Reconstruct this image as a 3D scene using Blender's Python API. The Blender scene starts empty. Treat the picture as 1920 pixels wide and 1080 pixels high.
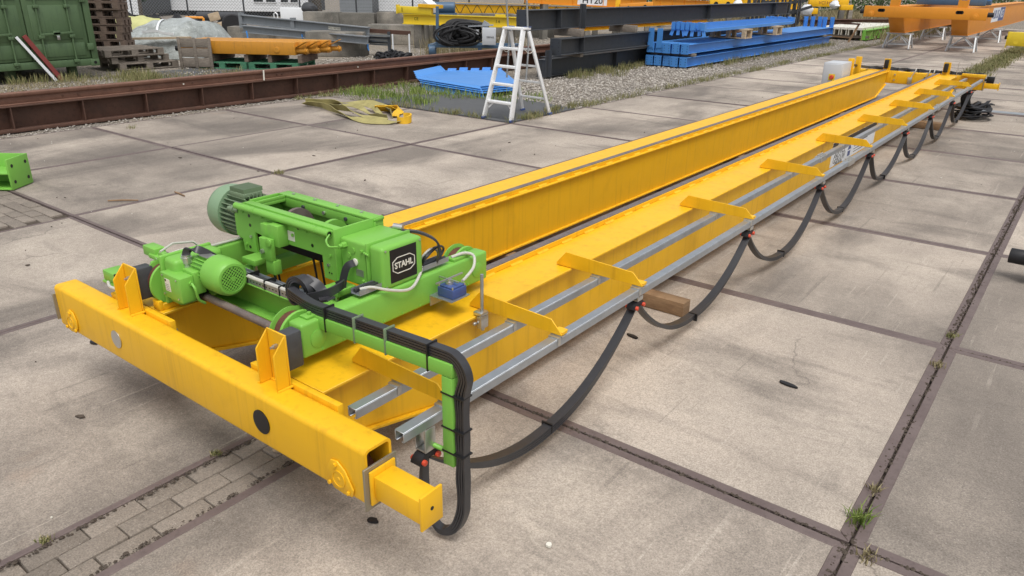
import bpy, bmesh, math, random
import numpy as np
from mathutils import Vector, Matrix
random.seed(7); RNG = np.random.default_rng(7)
rad = math.radians
SC = bpy.context.scene
COL = SC.collection

# ------------------------------------------------------------------ camera, world, sun, exposure
CAM = Vector((6.5517, -2.4886, 1.8505))
R3 = ((0.79193385, 0.61046641, 0.01309719), (0.24186301, -0.29391989, -0.92472341), (-0.56066306, 0.7354875, -0.38041435))
FPX = 1388.13
cd = bpy.data.cameras.new('camera'); cam = bpy.data.objects.new('camera', cd); COL.objects.link(cam)
m4 = Matrix(((R3[0][0], -R3[1][0], -R3[2][0], CAM.x), (R3[0][1], -R3[1][1], -R3[2][1], CAM.y),
             (R3[0][2], -R3[1][2], -R3[2][2], CAM.z), (0, 0, 0, 1)))
cam.matrix_world = m4
cd.sensor_width = 36; cd.sensor_fit = 'HORIZONTAL'; cd.lens = FPX / 1920 * 36
cd.clip_start = 0.05; cd.clip_end = 1000
SC.camera = cam

w = bpy.data.worlds.new('World'); SC.world = w; w.use_nodes = True
nt = w.node_tree; nt.nodes.clear()
sky = nt.nodes.new('ShaderNodeTexSky'); sky.sky_type = 'NISHITA'; sky.sun_disc = False
SUN_EL, SUN_AZ = rad(66), rad(128)          # direction the light comes from
sky.sun_elevation = SUN_EL; sky.sun_rotation = SUN_AZ
sky.air_density = 1.2; sky.dust_density = 4.0; sky.ozone_density = 1.0
hs = nt.nodes.new('ShaderNodeHueSaturation'); hs.inputs['Saturation'].default_value = 0.22
bg = nt.nodes.new('ShaderNodeBackground'); bg.inputs['Strength'].default_value = 0.15
wo = nt.nodes.new('ShaderNodeOutputWorld')
nt.links.new(sky.outputs[0], hs.inputs['Color']); nt.links.new(hs.outputs[0], bg.inputs['Color']); nt.links.new(bg.outputs[0], wo.inputs[0])
sd = bpy.data.lights.new('sun', 'SUN'); sd.energy = 1.5; sd.angle = rad(28); sd.color = (1.0, 0.97, 0.92)
sun = bpy.data.objects.new('sun', sd); COL.objects.link(sun)
sdir = Vector((math.sin(SUN_AZ) * math.cos(SUN_EL), math.cos(SUN_AZ) * math.cos(SUN_EL), math.sin(SUN_EL)))
sun.rotation_euler = sdir.to_track_quat('Z', 'Y').to_euler(); sun.location = (0, 0, 30)
vs = SC.view_settings; vs.view_transform = 'Standard'; vs.look = 'None'; vs.exposure = 0.10; vs.gamma = 1.0

# ------------------------------------------------------------------ helpers
FWD = Vector((-0.606, 0.795, 0))
def ray(u, v):
    a, b = (u - 960) / FPX, (v - 540) / FPX
    return Vector((R3[0][0]*a + R3[1][0]*b + R3[2][0], R3[0][1]*a + R3[1][1]*b + R3[2][1], R3[0][2]*a + R3[1][2]*b + R3[2][2]))
def at(u, v, D):                                   # point at horizontal distance D in front of the viewpoint
    d = ray(u, v); return CAM + d * (D / d.dot(FWD))
def gz(u, v, z=0.0):
    d = ray(u, v); return CAM + d * ((z - CAM.z) / d.z)

class MB:
    def __init__(s): s.v = []; s.f = []; s.M = None
    def add(s, vs, fs):
        n = len(s.v)
        if s.M is not None: vs = [tuple(s.M @ Vector(p)) for p in vs]
        s.v += [tuple(p) for p in vs]; s.f += [tuple(i + n for i in f) for f in fs]; return s
    def box(s, x0, x1, y0, y1, z0, z1):
        return s.add([(x0,y0,z0),(x1,y0,z0),(x1,y1,z0),(x0,y1,z0),(x0,y0,z1),(x1,y0,z1),(x1,y1,z1),(x0,y1,z1)],
                     [(3,2,1,0),(4,5,6,7),(0,1,5,4),(1,2,6,5),(2,3,7,6),(3,0,4,7)])
    def bar(s, p, q, wid, hei, up=(0,0,1)):          # rectangular bar from p to q
        p, q = Vector(p), Vector(q); d = (q - p).normalized(); up = Vector(up)
        if abs(d.dot(up)) > .99: up = Vector((0,1,0))
        a = d.cross(up).normalized() * wid / 2; b = a.cross(d).normalized() * hei / 2
        vs = [p-a-b, p+a-b, p+a+b, p-a+b, q-a-b, q+a-b, q+a+b, q-a+b]
        return s.add(vs, [(0,1,2,3),(7,6,5,4),(0,4,5,1),(1,5,6,2),(2,6,7,3),(3,7,4,0)])
    def cyl(s, p, q, r, n=16, r2=None, caps=True):
        p, q = Vector(p), Vector(q); r2 = r if r2 is None else r2
        d = (q - p).normalized(); a = d.orthogonal().normalized(); b = d.cross(a)
        vs = []
        for c, rr in ((p, r), (q, r2)):
            for i in range(n):
                t = 2*math.pi*i/n; vs.append(c + a*math.cos(t)*rr + b*math.sin(t)*rr)
        fs = [(i, (i+1) % n, n+(i+1) % n, n+i) for i in range(n)]
        if caps: fs += [tuple(range(n-1, -1, -1)), tuple(range(n, 2*n))]
        return s.add(vs, fs)
    def lathe(s, p, axis, prof, n=24):               # prof: list of (t along axis, radius)
        p = Vector(p); d = Vector(axis).normalized(); a = d.orthogonal().normalized(); b = d.cross(a); vs = []; fs = []
        for t, r in prof:
            for i in range(n):
                g = 2*math.pi*i/n; vs.append(p + d*t + a*math.cos(g)*r + b*math.sin(g)*r)
        k = len(prof)
        for j in range(k-1):
            for i in range(n): fs.append((j*n+i, j*n+(i+1) % n, (j+1)*n+(i+1) % n, (j+1)*n+i))
        fs += [tuple(range(n-1, -1, -1)), tuple(range((k-1)*n, k*n))]
        return s.add(vs, fs)
    def tube(s, pts, r, n=8, closed=False):
        pts = [Vector(p) for p in pts]; vs = []; fs = []; m = len(pts); a = None
        for i, p in enumerate(pts):
            d = (pts[min(i+1, m-1)] - pts[max(i-1, 0)]).normalized()
            a = (a - d*a.dot(d)).normalized() if a is not None and (a - d*a.dot(d)).length > 1e-4 else d.orthogonal().normalized()
            b = d.cross(a); rr = r[i] if isinstance(r, (list, tuple)) else r
            for k in range(n): t = 2*math.pi*k/n; vs.append(p + a*math.cos(t)*rr + b*math.sin(t)*rr)
        for i in range(m-1):
            for k in range(n): fs.append((i*n+k, i*n+(k+1) % n, (i+1)*n+(k+1) % n, (i+1)*n+k))
        fs += [tuple(range(n-1, -1, -1)), tuple(range((m-1)*n, m*n))]
        return s.add(vs, fs)
    def ribbon(s, pts, wdir, wid, th):               # flat cable: wdir (vector or list of vectors) across, th thick
        pts = [Vector(p) for p in pts]; m = len(pts); vs = []; fs = []
        for i, p in enumerate(pts):
            d = (pts[min(i+1, m-1)] - pts[max(i-1, 0)]).normalized()
            wv = Vector(wdir[i]) if isinstance(wdir, list) else Vector(wdir)
            wv = (wv - d*wv.dot(d)).normalized() * wid/2; nn = d.cross(wv).normalized() * th/2
            vs += [p-wv-nn, p+wv-nn, p+wv+nn, p-wv+nn]
        for i in range(m-1):
            for k in range(4): fs.append((i*4+k, i*4+(k+1) % 4, (i+1)*4+(k+1) % 4, (i+1)*4+k))
        fs += [(3,2,1,0), tuple(range((m-1)*4, m*4))]
        return s.add(vs, fs)
    def prism(s, poly, axis, a0, a1):                # poly in the two other axes (cyclic order kept x,y,z)
        def P(a, q):
            if axis == 'x': return (a, q[0], q[1])
            if axis == 'y': return (q[0], a, q[1])
            return (q[0], q[1], a)
        n = len(poly); vs = [P(a0, q) for q in poly] + [P(a1, q) for q in poly]
        return s.add(vs, [tuple(range(n-1, -1, -1)), tuple(range(n, 2*n))] + [(i, (i+1) % n, n+(i+1) % n, n+i) for i in range(n)])

def mesh_from(mb, bevel=0, seg=2, smooth=True, off=(0,0,0)):
    me = bpy.data.meshes.new('m'); o = Vector(off)
    me.from_pydata([tuple(Vector(p) - o) for p in mb.v], [], mb.f)
    bm = bmesh.new(); bm.from_mesh(me); bmesh.ops.recalc_face_normals(bm, faces=bm.faces)
    if bevel:
        es = [e for e in bm.edges if len(e.link_faces) == 2 and e.calc_face_angle(0) > rad(40)]
        bmesh.ops.bevel(bm, geom=es, offset=bevel, segments=seg, affect='EDGES', profile=.5, clamp_overlap=True)
    bm.to_mesh(me); bm.free()
    if smooth:
        me.polygons.foreach_set('use_smooth', [True]*len(me.polygons)); me.set_sharp_from_angle(angle=rad(38))
    return me

def obj(name, me, mat, parent=None):
    o = bpy.data.objects.new(name, me); me.name = name
    if mat is not None and len(me.materials) == 0: me.materials.append(mat)
    COL.objects.link(o)
    if parent is not None: o.parent = parent
    return o
def tag(o, label=None, cat=None, group=None, kind=None):
    if label: o['label'] = label
    if cat: o['category'] = cat
    if group: o['group'] = group
    if kind: o['kind'] = kind
    return o
class Thing:
    """an Empty at the base of a thing; parts are given in world coordinates (local ones when local=True)"""
    def __init__(s, name, label, cat, loc=(0,0,0), rotz=0, group=None, local=False):
        s.o = bpy.data.objects.new(name, None); COL.objects.link(s.o); s.o.location = loc; s.o.rotation_euler = (0,0,rotz)
        s.o.empty_display_size = .1
        tag(s.o, label, cat, group); s.off = (0,0,0) if local else tuple(loc)
    def part(s, name, mb, mat, parent=None, bevel=0, seg=2, smooth=True):
        return obj(name, mesh_from(mb, bevel, seg, smooth, s.off), mat, parent or s.o)
def single(name, mb, mat, label, cat, group=None, bevel=0, base=None, kind=None, smooth=True):
    if base is None:
        xs = np.array(mb.v); base = (float(xs[:,0].mean()), float(xs[:,1].mean()), float(xs[:,2].min()))
    o = obj(name, mesh_from(mb, bevel, off=base, smooth=smooth), mat); o.location = base
    return tag(o, label, cat, group, kind)
def copy_tree(o, parent=None):
    c = o.copy(); COL.objects.link(c)
    if parent is not None: c.parent = parent
    for ch in list(o.children): copy_tree(ch, c)
    return c
def text_mesh(body, size, extrude=0.0005, bold=0.0, xs=1.0):
    cu = bpy.data.curves.new('t', 'FONT'); cu.body = body; cu.size = size; cu.extrude = extrude; cu.offset = bold
    cu.align_x = 'CENTER'; cu.align_y = 'CENTER'; cu.resolution_u = 3
    t = bpy.data.objects.new('t', cu); COL.objects.link(t)
    dg = bpy.context.evaluated_depsgraph_get(); me = bpy.data.meshes.new_from_object(t.evaluated_get(dg))
    bpy.data.objects.remove(t); me.transform(Matrix.Diagonal((xs,1,1,1))); return me
def text_on(name, body, size, org, xd, yd, mat, parent, off=(0,0,0), bold=0.0, xs=1.0, extrude=.0005):
    me = text_mesh(body, size, extrude, bold, xs); xd, yd = Vector(xd).normalized(), Vector(yd).normalized(); zd = xd.cross(yd)
    M = Matrix(((xd.x,yd.x,zd.x,org[0]-off[0]),(xd.y,yd.y,zd.y,org[1]-off[1]),(xd.z,yd.z,zd.z,org[2]-off[2]),(0,0,0,1)))
    me.transform(M); me.materials.clear(); return obj(name, me, mat, parent)

# ------------------------------------------------------------------ materials
def nodes(name):
    m = bpy.data.materials.new(name); m.use_nodes = True; t = m.node_tree; b = t.nodes['Principled BSDF']; return m, t, b
def N(t, typ, **kw):
    n = t.nodes.new(typ)
    for k, v in kw.items():
        if k in n.inputs: n.inputs[k].default_value = v
        else: setattr(n, k, v)
    return n
def noise(t, vec, scale, detail=4, rough=.55, dist=0.0):
    n = N(t, 'ShaderNodeTexNoise'); n.inputs['Scale'].default_value = scale; n.inputs['Detail'].default_value = detail
    n.inputs['Roughness'].default_value = rough; n.inputs['Distortion'].default_value = dist
    t.links.new(vec, n.inputs['Vector']); return n.outputs['Fac']
def ramp(t, fac, p0, p1, c0=(0,0,0,1), c1=(1,1,1,1)):
    r = N(t, 'ShaderNodeValToRGB'); e = r.color_ramp.elements; e[0].position = p0; e[1].position = p1; e[0].color = c0; e[1].color = c1
    t.links.new(fac, r.inputs[0]); return r.outputs[0]
def mix(t, fac, a, b, mode='MIX'):
    n = N(t, 'ShaderNodeMix', data_type='RGBA', blend_type=mode)
    for s, k in ((fac, 0), (a, 6), (b, 7)):
        if isinstance(s, (int, float)): n.inputs[k].default_value = s
        elif isinstance(s, tuple): n.inputs[k].default_value = (*s, 1) if len(s) == 3 else s
        else: t.links.new(s, n.inputs[k])
    return n.outputs[2]
def mathn(t, op, a, b):
    n = N(t, 'ShaderNodeMath', operation=op)
    for s, k in ((a, 0), (b, 1)):
        if isinstance(s, (int, float)): n.inputs[k].default_value = s
        else: t.links.new(s, n.inputs[k])
    return n.outputs[0]
def bump(t, b, h, strength, dist=.01):
    n = N(t, 'ShaderNodeBump'); n.inputs['Strength'].default_value = strength; n.inputs['Distance'].default_value = dist
    t.links.new(h, n.inputs['Height']); t.links.new(n.outputs[0], b.inputs['Normal'])
def pos(t, sc=None):
    g = N(t, 'ShaderNodeNewGeometry'); o = g.outputs['Position']
    if sc:
        mp = N(t, 'ShaderNodeMapping'); mp.inputs['Scale'].default_value = sc; t.links.new(o, mp.inputs['Vector']); o = mp.outputs[0]
    return o
def paint(name, c, rough=.38, dirt=.25, dirtcol=(.12,.09,.06), streak=True, chips=0.0, coat=.15, spec=.5):
    m, t, b = nodes(name); p = pos(t)
    c = tuple(c); dk = tuple(x*.84 for x in c)
    col = mix(t, noise(t, p, 2.2, 5), dk, c)
    d = ramp(t, noise(t, p, 5, 8, .65), .52, .78)
    if streak:
        sp = pos(t, (28, 28, 1.2)); s = ramp(t, noise(t, sp, 1.0, 5, .6), .53, .75)
        col = mix(t, mathn(t, 'MULTIPLY', s, dirt*.9), col, dirtcol)
    col = mix(t, mathn(t, 'MULTIPLY', d, dirt*.6), col, dirtcol)
    if chips:
        ch = ramp(t, noise(t, p, 34, 6, .7), .70, .74); ch2 = mathn(t, 'MULTIPLY', ch, ramp(t, noise(t, p, 3.1, 3), .5, .62))
        col = mix(t, mathn(t, 'MULTIPLY', ch2, chips), col, (.07,.045,.03))
    t.links.new(col, b.inputs['Base Color'])
    rr = N(t, 'ShaderNodeMapRange'); rr.inputs[3].default_value = rough - .07; rr.inputs[4].default_value = rough + .2
    t.links.new(noise(t, p, 9, 6), rr.inputs[0]); t.links.new(rr.outputs[0], b.inputs['Roughness'])
    b.inputs['Coat Weight'].default_value = coat; b.inputs['Coat Roughness'].default_value = .25
    b.inputs['Specular IOR Level'].default_value = spec
    bump(t, b, noise(t, p, 60, 3), .08, .004)
    return m
def plain(name, c, rough=.5, metal=0.0, var=.15, scale=12, bmp=.1, spec=.5):
    m, t, b = nodes(name); p = pos(t)
    col = mix(t, noise(t, p, scale, 6, .6), tuple(x*(1-var) for x in c), tuple(min(1, x*(1+var)) for x in c))
    t.links.new(col, b.inputs['Base Color']); b.inputs['Roughness'].default_value = rough; b.inputs['Metallic'].default_value = metal
    b.inputs['Specular IOR Level'].default_value = spec
    if bmp: bump(t, b, noise(t, p, scale*4, 4), bmp, .004)
    return m
def concrete_mat(name, a, bcol, stain=(.125,.110,.098), wear=True):
    m, t, b = nodes(name); p = pos(t); oi = N(t, 'ShaderNodeObjectInfo')
    base = mix(t, noise(t, p, 1.1, 6, .6), a, bcol)
    rnd = N(t, 'ShaderNodeMapRange'); rnd.inputs[3].default_value = .80; rnd.inputs[4].default_value = 1.12
    t.links.new(oi.outputs['Random'], rnd.inputs[0])
    cmb = N(t, 'ShaderNodeCombineColor'); [t.links.new(rnd.outputs[0], cmb.inputs[i]) for i in range(3)]
    base = mix(t, 1.0, base, cmb.outputs[0], 'MULTIPLY')
    if wear:
        # every slab has its own wear: shift the pattern by the slab's random number
        sh = N(t, 'ShaderNodeVectorMath', operation='SCALE'); sh.inputs[0].default_value = (37.0, 53.0, 11.0); t.links.new(oi.outputs['Random'], sh.inputs['Scale'])
        ad = N(t, 'ShaderNodeVectorMath', operation='ADD'); t.links.new(p, ad.inputs[0]); t.links.new(sh.outputs[0], ad.inputs[1]); ps = ad.outputs[0]
        def mp(v, sc, rz=0):
            q = N(t, 'ShaderNodeMapping'); q.inputs['Scale'].default_value = sc; q.inputs['Rotation'].default_value = (0,0,rz); t.links.new(v, q.inputs['Vector']); return q.outputs[0]
        lt = ramp(t, noise(t, mp(ps, (.8,1.3,1), .5), 1.0, 6, .6, .3), .48, .70)
        base = mix(t, mathn(t, 'MULTIPLY', lt, .50), base, (.54,.48,.41))
        s1 = ramp(t, noise(t, mp(ps, (1.0,.45,1), .25), .9, 5, .58, .5), .46, .66)
        s2 = ramp(t, noise(t, mp(p, (.5,1.6,1), .6), 1.1, 7, .66, .5), .53, .70)
        s3 = ramp(t, noise(t, mp(p, (.42,.30,1), .4), 1.0, 5, .6, .4), .44, .64)
        s4 = ramp(t, noise(t, ps, 4.5, 7, .7), .56, .76)
        base = mix(t, mathn(t, 'MULTIPLY', s1, .76), base, stain)
        base = mix(t, mathn(t, 'MULTIPLY', s2, .68), base, stain)
        base = mix(t, mathn(t, 'MULTIPLY', s3, .58), base, tuple(x*1.05 for x in stain))
        base = mix(t, mathn(t, 'MULTIPLY', s4, .30), base, tuple(x*.8 for x in stain))
        ru = ramp(t, noise(t, ps, .9, 5, .6), .66, .78)
        base = mix(t, mathn(t, 'MULTIPLY', ru, .30), base, (.34,.19,.11))
        for rz, f, c in ((.5,.20,(.60,.54,.47)), (-.75,.24,(.60,.54,.47)), (.15,.30,(.10,.09,.08)), (1.2,.26,(.12,.105,.09))):
            k = ramp(t, noise(t, mp(ps, (34,.9,1), rz), 1.0, 3, .5), .665, .69); k = mathn(t, 'MULTIPLY', k, ramp(t, noise(t, ps, 1.6+rz, 3), .50, .60))
            base = mix(t, mathn(t, 'MULTIPLY', k, f), base, c)
        wv = N(t, 'ShaderNodeVectorMath', operation='ADD'); nz = N(t, 'ShaderNodeTexNoise'); nz.inputs['Scale'].default_value = 2.3; nz.inputs['Detail'].default_value = 5; t.links.new(p, nz.inputs['Vector'])
        t.links.new(p, wv.inputs[0]); sc2 = N(t, 'ShaderNodeVectorMath', operation='SCALE'); sc2.inputs['Scale'].default_value = .55; t.links.new(nz.outputs['Color'], sc2.inputs[0]); t.links.new(sc2.outputs[0], wv.inputs[1])
        ve = N(t, 'ShaderNodeTexVoronoi', feature='DISTANCE_TO_EDGE'); ve.inputs['Scale'].default_value = .42; t.links.new(wv.outputs[0], ve.inputs['Vector'])
        cr_ = mathn(t, 'MULTIPLY', ramp(t, ve.outputs['Distance'], .0008, .0022, (1,1,1,1), (0,0,0,1)), ramp(t, noise(t, p, .55, 2), .53, .56))
        base = mix(t, mathn(t, 'MULTIPLY', cr_, .55), base, (.11,.095,.085))
    fine = noise(t, p, 150, 3, .8); med = noise(t, p, 34, 5, .7)
    base = mix(t, .46, base, ramp(t, fine, .3, .7, (.10,.09,.08,1), (.95,.93,.90,1)), 'OVERLAY')
    base = mix(t, .16, base, ramp(t, med, .3, .7, (.15,.14,.13,1), (.9,.9,.9,1)), 'OVERLAY')
    vo = N(t, 'ShaderNodeTexVoronoi'); vo.inputs['Scale'].default_value = 75; t.links.new(p, vo.inputs['Vector'])
    peb = mathn(t, 'MULTIPLY', ramp(t, vo.outputs['Distance'], .10, .16, (1,1,1,1), (0,0,0,1)), ramp(t, noise(t, p, 21, 2), .5, .62))
    base = mix(t, mathn(t, 'MULTIPLY', peb, .5), base, (.66,.62,.57))
    pit = mathn(t, 'MULTIPLY', ramp(t, vo.outputs['Distance'], .07, .10, (1,1,1,1), (0,0,0,1)), ramp(t, noise(t, p, 3.3, 3), .56, .62))
    base = mix(t, mathn(t, 'MULTIPLY', pit, .55), base, (.09,.08,.07))
    t.links.new(base, b.inputs['Base Color']); b.inputs['Roughness'].default_value = .86; b.inputs['Specular IOR Level'].default_value = .3
    bump(t, b, mathn(t, 'ADD', mathn(t, 'MULTIPLY', fine, .6), med), .35, .004)
    return m
def rust_mat(name, a, c, rough=.75, sc=3):
    m, t, b = nodes(name); p = pos(t)
    col = mix(t, ramp(t, noise(t, p, sc, 8, .65), .35, .68), a, c)
    col = mix(t, mathn(t, 'MULTIPLY', ramp(t, noise(t, p, sc*6, 6, .7), .52, .7), .5), col, tuple(x*.5 for x in a))
    t.links.new(col, b.inputs['Base Color']); b.inputs['Roughness'].default_value = rough; b.inputs['Metallic'].default_value = .15
    bump(t, b, noise(t, p, sc*14, 6, .7), .25, .006); return m
def wood_mat(name, a, c):
    m, t, b = nodes(name); tc = N(t, 'ShaderNodeTexCoord'); oi = N(t, 'ShaderNodeObjectInfo')
    p = pos(t); g = noise(t, pos(t, (6, 6, 30)), 1.4, 8, .7, .8); k = noise(t, p, 3, 5)
    col = mix(t, ramp(t, g, .35, .7), a, c); col = mix(t, mathn(t, 'MULTIPLY', ramp(t, k, .5, .75), .5), col, tuple(x*.45 for x in a))
    t.links.new(col, b.inputs['Base Color']); b.inputs['Roughness'].default_value = .85; b.inputs['Specular IOR Level'].default_value = .25
    bump(t, b, g, .35, .006); return m

M = {}
M['yellow'] = paint('yellow_paint', (.90,.50,.012), .40, .36, (.38,.17,.012), chips=.6, coat=.05, spec=.4)
M['yellow_top'] = M['yellow']
M['yellow2'] = paint('bright_yellow_paint', (.84,.62,.03), .4, .15, (.25,.17,.03))
M['orange'] = paint('orange_paint', (.80,.30,.015), .4, .12, (.25,.10,.02))
M['old_orange'] = paint('old_orange_paint', (.62,.27,.02), .5, .5, (.10,.06,.03), chips=.9)
M['green'] = paint('green_paint', (.205,.50,.075), .38, .11, (.06,.14,.03), streak=False, chips=.35, coat=.08, spec=.4)
M['motor_green'] = paint('grey_green_paint', (.175,.245,.145), .5, .3, (.07,.11,.06), streak=False)
M['cowl_green'] = paint('pale_grey_green_paint', (.235,.36,.215), .45, .2, (.08,.13,.08), streak=False)
M['container'] = paint('container_green_paint', (.09,.155,.068), .55, .5, (.03,.055,.035))
M['blue'] = paint('blue_paint', (.075,.28,.70), .42, .1, (.03,.1,.25))
M['navy'] = plain('blue_plastic', (.05,.085,.24), .45, var=.1)
M['machine_blue'] = paint('steel_blue_paint', (.065,.13,.22), .5, .35, (.03,.04,.05))
M['darkgrey'] = paint('dark_grey_primer', (.045,.05,.058), .55, .25, (.08,.07,.06))
M['galv'] = plain('galvanised_steel', (.42,.45,.48), .38, .75, .28, 14, .06)
M['alu'] = plain('aluminium', (.80,.81,.82), .45, .15, .08, 20, .03)
M['passivated'] = plain('dull_passivated_steel', (.30,.27,.20), .5, .5, .15, 10, .05)
M['trestle'] = plain('galvanised_trestle', (.50,.52,.53), .5, .3, .2, 8, .05)
M['zinc'] = plain('zinc_plated_steel', (.55,.55,.53), .32, .85, .15, 30, .05)
M['steel_edge'] = rust_mat('rusted_steel_edge', (.135,.100,.094), (.175,.135,.125), .62, 5)
M['rail_steel'] = rust_mat('bare_rail_steel', (.14,.115,.11), (.22,.17,.15), .5, 9)
M['rust'] = rust_mat('rusty_beam', (.085,.045,.032), (.135,.066,.045), .72, 3)
M['rust_light'] = rust_mat('rusty_rail_head', (.16,.08,.055), (.21,.11,.075), .6, 4)
M['tread'] = rust_mat('red_brown_wheel_tread', (.12,.045,.03), (.17,.06,.04), .6, 16)
M['rubber'] = plain('black_rubber', (.016,.016,.018), .55, 0, .35, 30, .15, .4)
M['cable'] = plain('black_flat_cable', (.030,.030,.034), .40, 0, .3, 25, .05, .6)
M['buffer'] = plain('grey_rubber_buffer', (.055,.057,.063), .7, 0, .4, 25, .3)
M['black'] = plain('black_print', (.008,.008,.009), .35, 0, .1, 10, 0)
M['cream'] = plain('cream_letter', (.72,.70,.62), .5, 0, .05, 10, 0)
M['white'] = plain('white_paint', (.76,.78,.80), .5, 0, .06, 6, .03)
M['whitecable'] = plain('pale_grey_cable', (.52,.51,.46), .5, 0, .1, 12, 0)
M['cabinet'] = plain('light_grey_cabinet_paint', (.52,.54,.57), .42, 0, .05, 4, .02)
M['greybeam'] = paint('light_grey_steel', (.24,.26,.28), .5, .35, (.1,.1,.1))
M['red'] = plain('orange_red_plastic', (.62,.07,.03), .45, 0, .1, 12, 0)
M['redpaint'] = plain('dull_red_paint', (.20,.035,.03), .55, 0, .25, 9, .1)
M['wood'] = wood_mat('brown_timber', (.21,.13,.075), (.34,.225,.13))
M['oldwood'] = wood_mat('weathered_grey_timber', (.17,.145,.12), (.29,.25,.21))
M['darkwood'] = wood_mat('dark_pallet_timber', (.13,.095,.075), (.24,.18,.145))
M['palewood'] = wood_mat('pale_timber', (.42,.32,.21), (.58,.47,.34))
M['greenwood'] = wood_mat('green_painted_timber', (.05,.16,.095), (.09,.26,.15))
M['concrete'] = concrete_mat('concrete_slab', (.372,.322,.274), (.435,.381,.328))
M['brick'] = concrete_mat('concrete_brick', (.19,.163,.138), (.27,.235,.20), wear=False)
M['block'] = concrete_mat('old_concrete_block', (.175,.168,.15), (.25,.24,.215), (.06,.058,.052))
M['sling'] = plain('dirty_yellow_webbing', (.33,.29,.115), .85, 0, .6, 7, .3)
M['sling2'] = plain('clean_yellow_webbing', (.72,.42,.02), .8, 0, .2, 20, .3)
M['mat'] = plain('black_rubber_mat', (.085,.087,.09), .75, 0, .25, 5, .5)
M['tarp'] = None

def tarp_mat():
    m, t, b = nodes('clear_plastic_tarp'); p = pos(t)
    col = mix(t, ramp(t, noise(t, p, 2.1, 7, .65, .8), .35, .7), (.27,.29,.27), (.50,.54,.54))
    col = mix(t, ramp(t, noise(t, p, 5, 6, .7, 1.5), .6, .72), col, (.80,.83,.83))
    t.links.new(col, b.inputs['Base Color']); b.inputs['Roughness'].default_value = .28
    bump(t, b, noise(t, p, 7, 5, .6, 1.0), .8, .06); return m
M['tarp'] = tarp_mat()
def leaf_mat(name, a, c, tr=.25):
    m, t, b = nodes(name); g = N(t, 'ShaderNodeNewGeometry')
    col = mix(t, g.outputs['Random Per Island'], a, c)
    t.links.new(col, b.inputs['Base Color']); b.inputs['Roughness'].default_value = .6
    b.inputs['Specular IOR Level'].default_value = .25
    return m
M['leaf'] = leaf_mat('weed_leaf', (.10,.165,.03), (.26,.32,.085))
M['dry'] = leaf_mat('dry_grass', (.17,.14,.075), (.34,.29,.165))
M['mixgrass'] = leaf_mat('half_dry_grass', (.13,.15,.05), (.30,.26,.13))
M['hedge'] = leaf_mat('dark_leaf', (.02,.04,.012), (.06,.095,.03))
M['bark'] = wood_mat('tree_bark', (.08,.065,.05), (.15,.125,.10))
def ground_mat():
    m, t, b = nodes('gravel_ground'); p = pos(t)
    vo = N(t, 'ShaderNodeTexVoronoi'); vo.inputs['Scale'].default_value = 26; t.links.new(p, vo.inputs['Vector'])
    hsv = N(t, 'ShaderNodeSeparateColor'); t.links.new(vo.outputs['Color'], hsv.inputs[0])
    col = mix(t, hsv.outputs[0], (.17,.15,.128), (.50,.455,.40))
    col = mix(t, mathn(t, 'MULTIPLY', ramp(t, vo.outputs['Distance'], .25, .6), .65), col, (.09,.075,.06))
    e = ramp(t, noise(t, p, .55, 7, .66), .42, .62)
    col = mix(t, mathn(t, 'MULTIPLY', e, .6), col, (.25,.21,.16))
    g = ramp(t, noise(t, p, .9, 7, .7), .58, .70); col = mix(t, mathn(t, 'MULTIPLY', g, .45), col, (.12,.13,.05))
    t.links.new(col, b.inputs['Base Color']); b.inputs['Roughness'].default_value = .92; b.inputs['Specular IOR Level'].default_value = .2
    bump(t, b, vo.outputs['Distance'], .7, .02); return m
M['ground'] = ground_mat()
M['dirt'] = plain('joint_dirt', (.085,.068,.055), .95, 0, .45, 25, .6, .2)
M['stone'] = leaf_mat('gravel_stone', (.17,.15,.13), (.50,.46,.41)); 

# ------------------------------------------------------------------ the setting
def sheet(name, x0, x1, y0, y1, z, mat):
    mb = MB(); mb.add([(x0,y0,z),(x1,y0,z),(x1,y1,z),(x0,y1,z)], [(0,1,2,3)]); o = obj(name, mesh_from(mb), mat); tag(o, kind='structure'); return o
gr = sheet('ground', -300, 300, -120, 400, -.045, M['ground']); tag(gr, 'wide gravel and soil ground of the storage yard')
jb = sheet('joint_bed', -4.05, 12.3, -6, 46.1, -.024, M['dirt'])
jb.data.clear_geometry(); bm = MB()
bm.add([(0,-6,-.024),(12.3,-6,-.024),(12.3,46.1,-.024),(0,46.1,-.024),(-4.05,-6,-.024),(0,6.0,-.024),(-4.05,6.0,-.024)], [(0,1,2,3),(4,0,5,6)])
jb.data.from_pydata(bm.v, [], bm.f)
tag(jb, 'brown dirt filling the joints between the slabs')

pave = bpy.data.objects.new('slab_pavement', None); COL.objects.link(pave)
tag(pave, 'large square concrete slabs with rusty steel edges paving the yard', kind='structure')
def slab_meshes(S=2.0, gap=.010, ew=.043):
    a = gap/2; b = S - gap/2; mb = MB()
    mb.box(a+ew-.004, b-ew+.004, a+ew-.004, b-ew+.004, -.10, -.0025); conc = mesh_from(mb, smooth=False); conc.materials.append(M['concrete'])
    fr = MB()
    # mitred angle-iron frame: four trapezoid bars
    o = [(a,a),(b,a),(b,b),(a,b)]; i = [(a+ew,a+ew),(b-ew,a+ew),(b-ew,b-ew),(a+ew,b-ew)]
    for k in range(4):
        j = (k+1) % 4; q = [o[k], o[j], i[j], i[k]]
        fr.add([(x,y,-.08) for x,y in q] + [(x,y,0) for x,y in q], [(3,2,1,0),(4,5,6,7),(0,1,5,4),(1,2,6,5),(2,3,7,6),(3,0,4,7)])
    fm = mesh_from(fr, bevel=.003, seg=1); fm.materials.append(M['steel_edge'])
    return conc, fm
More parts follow.
